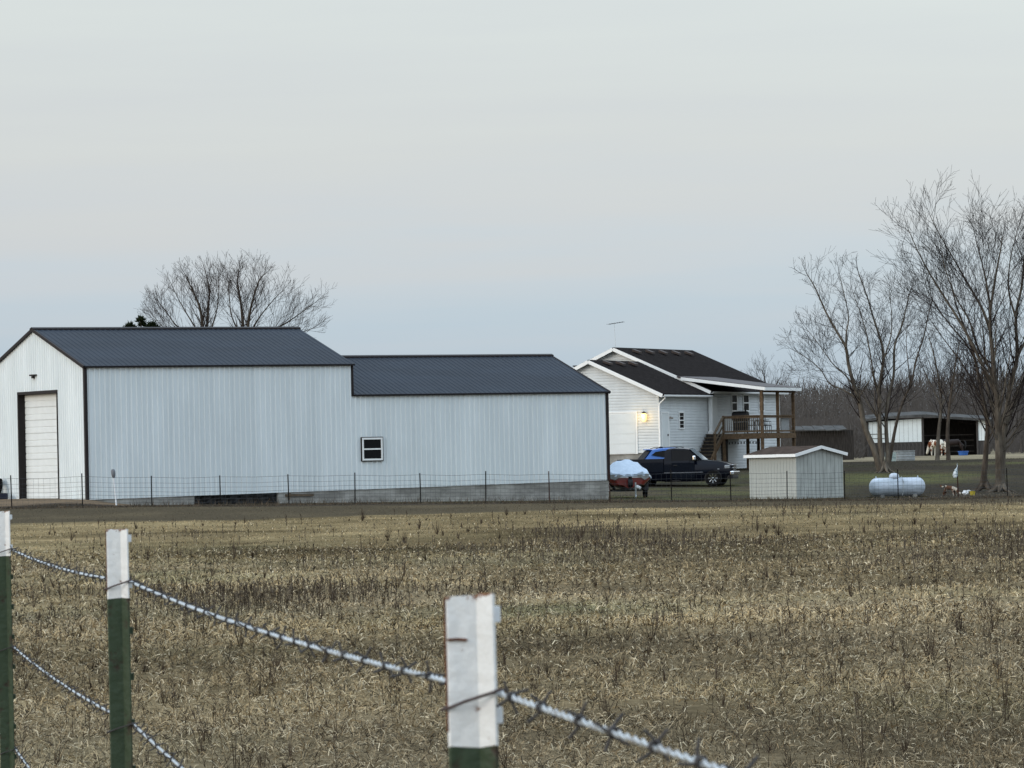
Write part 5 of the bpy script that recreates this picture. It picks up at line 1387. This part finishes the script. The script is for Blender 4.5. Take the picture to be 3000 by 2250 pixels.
hs = [.04, .16, .29, .43, .58, .74, .92, 1.14]
for hgt in hs:
    c = MB(); pts = []
    for k in range(len(tops)):
        b0, t0 = tops[k]; d = (t0 - b0).normalized(); pts.append(b0 + d * hgt + Vector((0, -.03, 0)))
        if k < len(tops) - 1:
            b1, t1 = tops[k + 1]; m_ = (b0 + b1) / 2 + Vector((0, -.03, hgt - .02 - random.uniform(0, .025))); pts.append(m_)
    c.tube(pts, .0045 if hgt < 1.1 else .0055, 4, caps=False).build('line_wire', FENCE_WIRE, fen)
c = MB()
for k in range(len(tops) - 1):
    b0, _ = tops[k]; b1, _ = tops[k + 1]; n = int((b1 - b0).length / .205)
    for j in range(1, n):
        q = b0.lerp(b1, j / n) + Vector((random.uniform(-.01, .01), -.03, 0))
        c.tube([q + Vector((0, 0, .04)), q + Vector((random.uniform(-.02, .02), 0, 1.12))], .003, 3, caps=False)
c.build('stay_wires', FENCE_WIRE, fen, kind='stuff')
# bag caught on a post
k = pxs.index(2808); b0, t0 = tops[k]
bag = thing('snagged_bag', 'pale plastic bag snagged on the fence post above the dog', 'bag', (FA.x + t0.x, FA.y + t0.y, 0))
rings = []
for z, r_, xo in ((-.42, .01, -.09), (-.40, .07, -.09), (-.30, .10, -.09), (-.18, .085, -.075), (-.08, .05, -.04), (.0, .02, -.01), (.06, .014, .01), (.14, .012, .0), (.2, .004, .012)):
    rings.append([(xo + r_ * math.cos(a) * (1 + .25 * math.sin(3 * a + z * 20)), -.03 + .7 * r_ * math.sin(a), t0.z + z) for a in np.linspace(0, 2 * PI, 12, endpoint=False)])
MB().loft(rings, closed=True).build('sack', mat('pale_bag_film', (.62, .68, .72), .3, 0, .6, 9, c2=(.18, .24, .26), lo=.42, hi=.52), bag, smooth=True)

# ------------------------------------------------------------------ foreground barbed wire fence
bf = thing('barbed_wire_fence', 'barbed wire fence on white-topped green steel posts in the foreground', 'fence', (0, 0, 0))
PD = [(3.15, 1382, 1740, 'nearest and largest white-topped green post'), (6.9, 347, 1550, 'middle white-topped green post'), (10.62, 11, 1497, 'farthest post, cut by the left picture edge')]
fd = (P(347, 1550, 6.9) - P(1382, 1740, 3.15)); fd.z = 0; fd.normalize()
fang = math.atan2(fd.y, fd.x) - PI / 2          # local +y along the fence (away), local +x is the stud side
posts3 = []
def section():      # closed outline of the steel section (x, y): wings swept back, stem toward -x
    return [(x * .79, y * .79) for x, y in [(.0035, 0), (.0045, -.008), (.0115, -.0205), (.0088, -.0218), (-.0012, -.0075), (-.004, -.0032), (-.0325, -.0028), (-.0345, 0), (-.0325, .0028), (-.004, .0032), (-.0012, .0075), (.0088, .0218), (.0115, .0205), (.0045, .008)]]
stud_me = MB().box((.0085, 0, 0), (.013, .010, .012)).mesh('stud', GREEN_POST)
stud_w = MB().box((.0085, 0, 0), (.013, .010, .012)).mesh('stud', WHITE_PAINT)
for y, px, py, lab in PD:
    tp_ = P(px, py, y)
    po = bpy.data.objects.new('post', None); col.objects.link(po); po.parent = bf; po['label'] = lab
    po.location = tp_ + Vector((.006, 0, 0)); po.rotation_euler = (0, (-.004 if px > 1000 else .0), fang); po.empty_display_size = .05
    hgt = tp_.z - tz(tp_.x, tp_.y) + .35
    wt = .1165
    jag = random.Random(px)
    sct = section(); n = len(sct)
    wl = [-wt + jag.uniform(-.0016, .0016) for _ in sct]
    c = MB(); rings = [[(x, yy, wl[i_]) for i_, (x, yy) in enumerate(sct)], [(x, yy, -.012) for x, yy in sct], [(x, yy, jag.uniform(-.0025, .001)) for x, yy in sct]]
    c.loft(rings, closed=True, cap=True).build('white_top', POST_WHITE, po)
    sc2 = [(x * 1.0, yy * 1.0) for x, yy in sct]
    c = MB(); c.loft([[(x, yy, -hgt) for x, yy in sc2], [(x, yy, -.6) for x, yy in sc2], [(x, yy, wl[i_] - .0002) for i_, (x, yy) in enumerate(sc2)]], closed=True, cap=True).build('shaft', GREEN_POST, po)
    c = MB(); c.bb(-.0280, -.0270, -.0012, .0012, -wt * .9, -.002); c.build('rusty_edge', RUST, po)
    if px > 1000:
        c = MB(); c.tube([(-.0265, -.0032, -.0345), (-.020, -.0035, -.0342), (-.011, -.0036, -.0350)], .0011, 5); c.build('rust_mark', RUST, po)
    for k in range(13):
        z = -.016 - k * .0775
        o = link('stud', stud_w if -z < wt - .012 else stud_me, po); o.location = (0, 0, z); o['part'] = 1
    posts3.append((po, tp_, y))
def wire_pt(po, tp_, z):       # where a wire lies against the studded face
    c_, s_ = math.cos(fang), math.sin(fang)
    return Vector((tp_.x + .006 + .013 * c_, tp_.y + .013 * s_, z))
WDEP = [(.178, .190, .202), (.425, .430, .455), (.70, .71, .72)]
bb = MB()
for k in range(7):     # a barb: two turns round the wire and crossed points, wire along local x
    pass
coil = [(.0035 * (k / 12 - 1), .0034 * math.cos(k * PI / 4), .0034 * math.sin(k * PI / 4)) for k in range(25)]
bb.tube([(-.004, .011, -.007)] + coil + [(.004, -.010, .009)], .0012, 5)
bb.tube([(.006, -.009, -.011), (.004, -.004, -.002), (.003, .0035, .003), (.001, .010, .009)], .0012, 5)
barb_me = bb.mesh('barb', BARB)
def slope_after(lst): return lst
for wi, dep in enumerate(WDEP):
    P3 = [wire_pt(po, tp_, CAM.z - dep[i]) for i, (po, tp_, y) in enumerate(posts3)]
    first = P3[0] + (P3[0] - P3[1]) * 1.0; first.z = CAM.z - dep[0] - .004
    last = P3[2] + (P3[2] - P3[1])
    anchors = [first] + P3 + [last]
    path = []
    for k in range(len(anchors) - 1):
        a, b = anchors[k], anchors[k + 1]; n = int((b - a).length / .008)
        for j in range(n):
            t_ = j / n; q = a.lerp(b, t_); q.z -= .012 * 4 * t_ * (1 - t_) * (1 if k else .3); path.append(q)
    dirs = (anchors[0] - anchors[-1]).normalized(); sd = dirs.cross(Vector((0, 0, 1))).normalized(); upv = sd.cross(dirs)
    c = MB()
    for ph in (0, PI):
        pts = []
        for j, q in enumerate(path):
            a = j * .008 / .052 * 2 * PI + ph
            pts.append(q + (sd * math.cos(a) + upv * math.sin(a)) * .0014)
        c.tube(pts, .00135, 5, caps=False)
    wo_ = c.build('barbed_wire', WIRE, bf, smooth=True)
    rgb = random.Random(wi); s = 0.06 * wi
    L = len(path) * .008; j = 8
    while j < len(path) - 2:
        q = path[j]; d = (path[j + 1] - path[j]).normalized()
        m_ = d.to_track_quat('X', 'Z').to_matrix().to_4x4() @ Matrix.Rotation(rgb.uniform(0, 6.28), 4, 'X')
        m_.translation = q
        o = link('barb', barb_me, wo_); o.matrix_local = m_
        j += rgb.randint(15, 19)
# tie clips round the posts
for i, (po, tp_, y) in enumerate(posts3):
    for wi, dep in enumerate(WDEP):
        z = CAM.z - dep[i] - tp_.z
        c = MB()
        q_ = [(.018, -.012, .002), (.0105, -.0178, .003), (.005, -.0186, .001), (-.016, -.0080, -.006), (-.027, -.0042, -.0105), (-.0315, 0, -.012), (-.027, .0045, -.0095), (.005, .0186, -.004), (.0105, .0178, 0), (.018, .012, .001)]
        c.tube([(x_, y_, z + z_) for x_, y_, z_ in q_], .0013, 6)
        c.build('tie_clip', TIE if wi == 0 else BARB, po, smooth=True)

# ------------------------------------------------------------------ field vegetation
rs = np.random.RandomState(21)
def blades(n, y0, y1, hmin, hmax, lean, wbase, wpx, fcol, seg2=False, xlim=None, yfun=None, xr=None):
    u = rs.rand(n)
    if xr is None:
        y = y0 * (y1 / y0) ** u
        x = (rs.rand(n) * 2 - 1) * (.145 * y + 3.0)
    else:
        y = y0 + (y1 - y0) * u; x = xr[0] + (xr[1] - xr[0]) * rs.rand(n)
    if yfun is not None: y = yfun(x, u)
    z = terr(x, y)
    h = hmin + (hmax - hmin) * rs.rand(n) ** 1.6
    a = rs.rand(n) * 2 * PI; le = lean * (0.25 + rs.rand(n))
    wd = np.maximum(wbase, wpx * y / 4096.0) * (.6 + .8 * rs.rand(n))
    fa = rs.rand(n) * PI
    sx, sy = np.cos(fa) * wd / 2, np.sin(fa) * wd / 2 * .6
    dx, dy = np.cos(a) * np.sin(le) * h, np.sin(a) * np.sin(le) * h; dz = np.cos(le) * h
    c = fcol(x, y, n)
    B = np.stack([x, y, z - .01], 1); S = np.stack([sx, sy, np.zeros(n)], 1); D = np.stack([dx, dy, dz], 1)
    if not seg2:
        V = np.stack([B - S, B + S, B + D], 1).reshape(-1, 3)
        T = np.arange(3 * n).reshape(n, 3); C = np.repeat(c, 3, 0)
        return V, T, C
    Mid = B + D * np.array([.42, .42, .62]); Tip = B + D * np.array([1.1, 1.1, .86])
    V = np.stack([B - S, B + S, Mid - S * .7, Mid + S * .7, Tip], 1).reshape(-1, 3)
    k = np.arange(n)[:, None] * 5
    T = np.concatenate([k + np.array([0, 1, 3]), k + np.array([0, 3, 2]), k + np.array([2, 3, 4])]); C = np.repeat(c, 5, 0)
    return V, T, C
def join(parts):
    Vs, Ts, Cs, o = [], [], [], 0
    for V, T, C in parts:
        Vs.append(V); Ts.append(T + o); Cs.append(C); o += len(V)
    return np.concatenate(Vs), np.concatenate(Ts), np.concatenate(Cs)
def gcol(x, y, n):
    c = field_colour(x, y)
    k = rs.rand(n)
    c = np.where((k < .15)[:, None], STRAW * 1.1, c); c = np.where((k > .70)[:, None], DRK, c)
    return c * (.6 + .8 * rs.rand(n))[:, None]
def curly(n, y0, y1, lmin, lmax, wbase, wpx):
    """matted grass: short arched blades lying every way"""
    y = y0 * (y1 / y0) ** rs.rand(n); x = (rs.rand(n) * 2 - 1) * (.145 * y + 3.0)
    hum = vnoise(x, y, .55, 1) * .6 + vnoise(x, y, .23, 2) * .4
    k = (vnoise(x, y, .9, 4) * .7 + vnoise(x, y, .35, 0) * .3) > .12 + .14 * rs.rand(n)      # bare patches
    x, y, hum = x[k], y[k], hum[k]; n = len(x)
    L = (lmin + (lmax - lmin) * rs.rand(n) ** 1.8) * (.45 + 1.1 * hum)
    az = rs.rand(n) * 2 * PI; el = R_(12) + R_(60) * rs.rand(n) ** 1.3; bend = R_(30) + R_(95) * rs.rand(n); tw = rs.randn(n) * 1.1
    wd = np.maximum(wbase, wpx * y / 4096.0) * (.6 + .8 * rs.rand(n))
    p = np.stack([x, y, terr(x, y) - .012 + .035 * hum], 1); pts = [p]
    for k in range(2):
        e = el - bend * (k + .2) / 2; a = az + tw * k / 2
        p = p + np.stack([np.cos(a) * np.cos(e), np.sin(a) * np.cos(e), np.sin(e)], 1) * (L / 2)[:, None]; pts.append(p)
    sa = az + PI / 2 + rs.randn(n) * .5
    S = np.stack([np.cos(sa) * wd / 2, np.sin(sa) * wd / 2, rs.randn(n) * wd * .3], 1)
    V = np.stack([pts[0] - S, pts[0] + S, pts[1] - S * .9, pts[1] + S * .9, pts[2]], 1).reshape(-1, 3)
    k = np.arange(n)[:, None] * 5
    T = np.concatenate([k + np.array(q) for q in ((0, 1, 3), (0, 3, 2), (2, 3, 4))])
    return V, T, np.repeat(gcol(x, y, n), 5, 0)
parts = [curly(340000, 15, 46, .03, .12, .0028, .6), curly(130000, 40, 90, .04, .13, .004, .65),
         blades(230000, 60, 157, .02, .075, 1.35, .006, .95, gcol)]
V, T, C = join(parts)
_x, _y = V[T[:, 0], 0], V[T[:, 0], 1]
ok = _y < strip_edge(_x) + 5.0 * (vnoise(_x, _y, 2.5, 2) - .5)
go = np_mesh('dry_field_grass', V, T[ok], C, GRASS, kind='stuff')
go['label'] = 'matted dry tan and brown grass covering the field'; go['category'] = 'grass'
# dead weed stalks
def stalks(n, y0, y1, hm, col_, thr):
    u = rs.rand(n); y = y0 * (y1 / y0) ** u; x = (rs.rand(n) * 2 - 1) * (.145 * y + 3.0)
    keep = (swath(x, y) * (.5 + rs.rand(n)) > thr) | (rs.rand(n) < (.05 if thr > 0 else 1.0))
    keep &= y < strip_edge(x)
    x, y = x[keep], y[keep]; n = len(x)
    per = 9; h = hm * (.5 + .8 * rs.rand(n))
    Vs, Cs = [], []
    z = terr(x, y); base = np.stack([x, y, z - .02], 1)
    ln_ = rs.randn(n, 2) * .12
    axis = np.stack([ln_[:, 0] * h, ln_[:, 1] * h, h], 1)
    wd = np.maximum(.004, .65 * y / 4096.0)
    c0 = col_ * (.6 + .9 * rs.rand(n))[:, None]
    S = np.stack([wd / 2, np.zeros(n), np.zeros(n)], 1)
    Vs.append(np.stack([base - S, base + S, base + axis], 1)); Cs.append(np.repeat(c0, 3, 0).reshape(n, 3, 3))
    for k in range(per):
        t = .45 + .5 * rs.rand(n); a = rs.rand(n) * 2 * PI; l = h * (.10 + .22 * rs.rand(n))
        q = base + axis * t[:, None]
        d = np.stack([np.cos(a) * l * .7, np.sin(a) * l * .7, l * .8], 1)
        Vs.append(np.stack([q - S * .9, q + S * .9, q + d], 1)); Cs.append(np.repeat(c0 * .9, 3, 0).reshape(n, 3, 3))
    V = np.concatenate(Vs).reshape(-1, 3); C = np.concatenate(Cs).reshape(-1, 3)
    return V, np.arange(len(V)).reshape(-1, 3), C
def clumps(n, y0, y1):
    """dark bushy dead weeds: several stems from one foot"""
    y = y0 * (y1 / y0) ** rs.rand(n); x = (rs.rand(n) * 2 - 1) * (.145 * y + 3.0)
    k = y < strip_edge(x); x, y = x[k], y[k]; n = len(x); per = 16
    X, Y = np.repeat(x, per), np.repeat(y, per); N = n * per
    h = np.repeat(.08 + .26 * rs.rand(n) ** 1.6, per) * (.5 + .6 * rs.rand(N)); a = rs.rand(N) * 2 * PI; le = .6 * rs.rand(N)
    f = rs.rand(N) * (rs.rand(N) < .6) * .6
    B = np.stack([X, Y, terr(X, Y) - .02], 1); D = np.stack([np.cos(a) * np.sin(le) * h, np.sin(a) * np.sin(le) * h, np.cos(le) * h], 1)
    B = B + D * f[:, None]; wd = np.maximum(.0035, .55 * Y / 4096.0); S = np.stack([wd / 2, 0 * wd, 0 * wd], 1)
    c = np.repeat(np.array([[.050, .038, .028]]) * (.6 + .9 * rs.rand(n))[:, None], per * 3, 0)
    return np.stack([B - S, B + S, B + D], 1).reshape(-1, 3), np.arange(3 * N).reshape(N, 3), c
V, T, C = join([stalks(15000, 17, 60, .18, np.array([.048, .038, .028]), .32), stalks(24000, 38, 155, .19, np.array([.085, .070, .055]), .42),
                stalks(500, 17, 120, .30, np.array([.040, .030, .024]), -1), clumps(330, 18, 62), clumps(170, 60, 140)])
wo2 = np_mesh('dead_weeds', V, T, C, GRASS, kind='stuff')
wo2['label'] = 'dark dead weed stalks standing through the field'; wo2['category'] = 'weeds'
# dark weedy strip along the wire fence
def sc_col(x, y, n):
    k = rs.rand(n)[:, None]
    return np.where(k < .3, np.array([.115, .085, .058]), np.array([.058, .050, .038])) * (.6 + .9 * rs.rand(n))[:, None]
def lawn_col(x, y, n):
    k = rs.rand(n)[:, None]
    return np.where(k < .4, np.array([.145, .115, .070]), np.array([.072, .061, .041])) * (.6 + .9 * rs.rand(n))[:, None]
V, T, C = join([blades(60000, 0, 1, .015, .05, 1.2, .014, .8, lawn_col, False, None, lambda x, u: strip_edge(x) + (fence_y(x) - 1 - strip_edge(x)) * u, (-27, 27)),
                blades(26000, 0, 1, .03, .13, .9, .012, .7, sc_col, False, None, lambda x, u: fence_y(x) - 3.5 + 4.5 * u, (-24, 26)),
                blades(1800, 0, 1, .10, .40, .6, .008, .5, sc_col, False, None, lambda x, u: fence_y(x) - .6 + 2.0 * u, (-15, 6))])
wo3 = np_mesh('fence_line_weeds', V, T, C, GRASS, kind='stuff')
wo3['label'] = 'low dark brown weeds along the wire fence line'; wo3['category'] = 'weeds'
# short yard grass
def yc(x, y, n): return np.where((rs.rand(n) < .5)[:, None], np.array([.068, .064, .036]), np.array([.080, .067, .050])) * (.6 + .8 * rs.rand(n))[:, None]
V, T, C = blades(60000, 163, 246, .02, .07, .9, .012, .6, yc, False, None, None, (1, 36))
inside = (np.abs(V[T[:, 0], 1]) > 0)
wo4 = np_mesh('yard_grass', V, T, C, GRASS, kind='stuff')
wo4['label'] = 'short green and brown lawn grass around the house'; wo4['category'] = 'grass'
# twigs and leaf litter under the right trees
g0 = G(2840, 176)
V, T, C = blades(2200, 0, 1, .02, .10, 1.5, .02, .8, lambda x, y, n: np.array([.20, .16, .12]) * (.4 + rs.rand(n))[:, None], False, None, lambda x, u: fence_y(x) + 1 + 14 * u, (15, 27))
def ring_tufts(cx, cy, ax, ay, rot, n):
    t = rs.rand(n) * 4; k = t.astype(int); f = (t - k) * 2 - 1
    lx = np.where(k % 2 == 0, f * ax, np.where(k == 1, ax, -ax)); ly = np.where(k % 2 == 1, f * ay, np.where(k == 0, -ay, ay))
    lx = lx + rs.randn(n) * .10; ly = ly + rs.randn(n) * .10
    x = cx + lx * math.cos(rot) - ly * math.sin(rot); y = cy + lx * math.sin(rot) + ly * math.cos(rot)
    h = .04 + .16 * rs.rand(n) ** 2; a = rs.rand(n) * 2 * PI; le = .7 * rs.rand(n)
    B = np.stack([x, y, terr(x, y) - .01], 1); D = np.stack([np.cos(a) * np.sin(le) * h, np.sin(a) * np.sin(le) * h, np.cos(le) * h], 1); S = np.array([.012, 0, 0])
    c = np.array([[.10, .082, .05]]) * (.4 + rs.rand(n))[:, None]
    return np.stack([B - S, B + S, B + D], 1).reshape(-1, 3), np.arange(3 * n).reshape(n, 3), np.repeat(c, 3, 0)
sc_ = Vector((sp.x, sp.y)) + Matrix.Rotation(SA, 2) @ Vector((SWD / 2, SDP / 2))
V, T, C = join([(V, T, C), ring_tufts(sc_.x, sc_.y, SWD / 2 + .12, SDP / 2 + .12, SA, 900), ring_tufts(tp.x, tp.y, 1.1, .35, R_(8), 500)])
lt = np_mesh('leaf_litter', V, T, C, GRASS, kind='stuff'); lt['label'] = 'twigs and leaf litter under the right trees'; lt['category'] = 'litter'
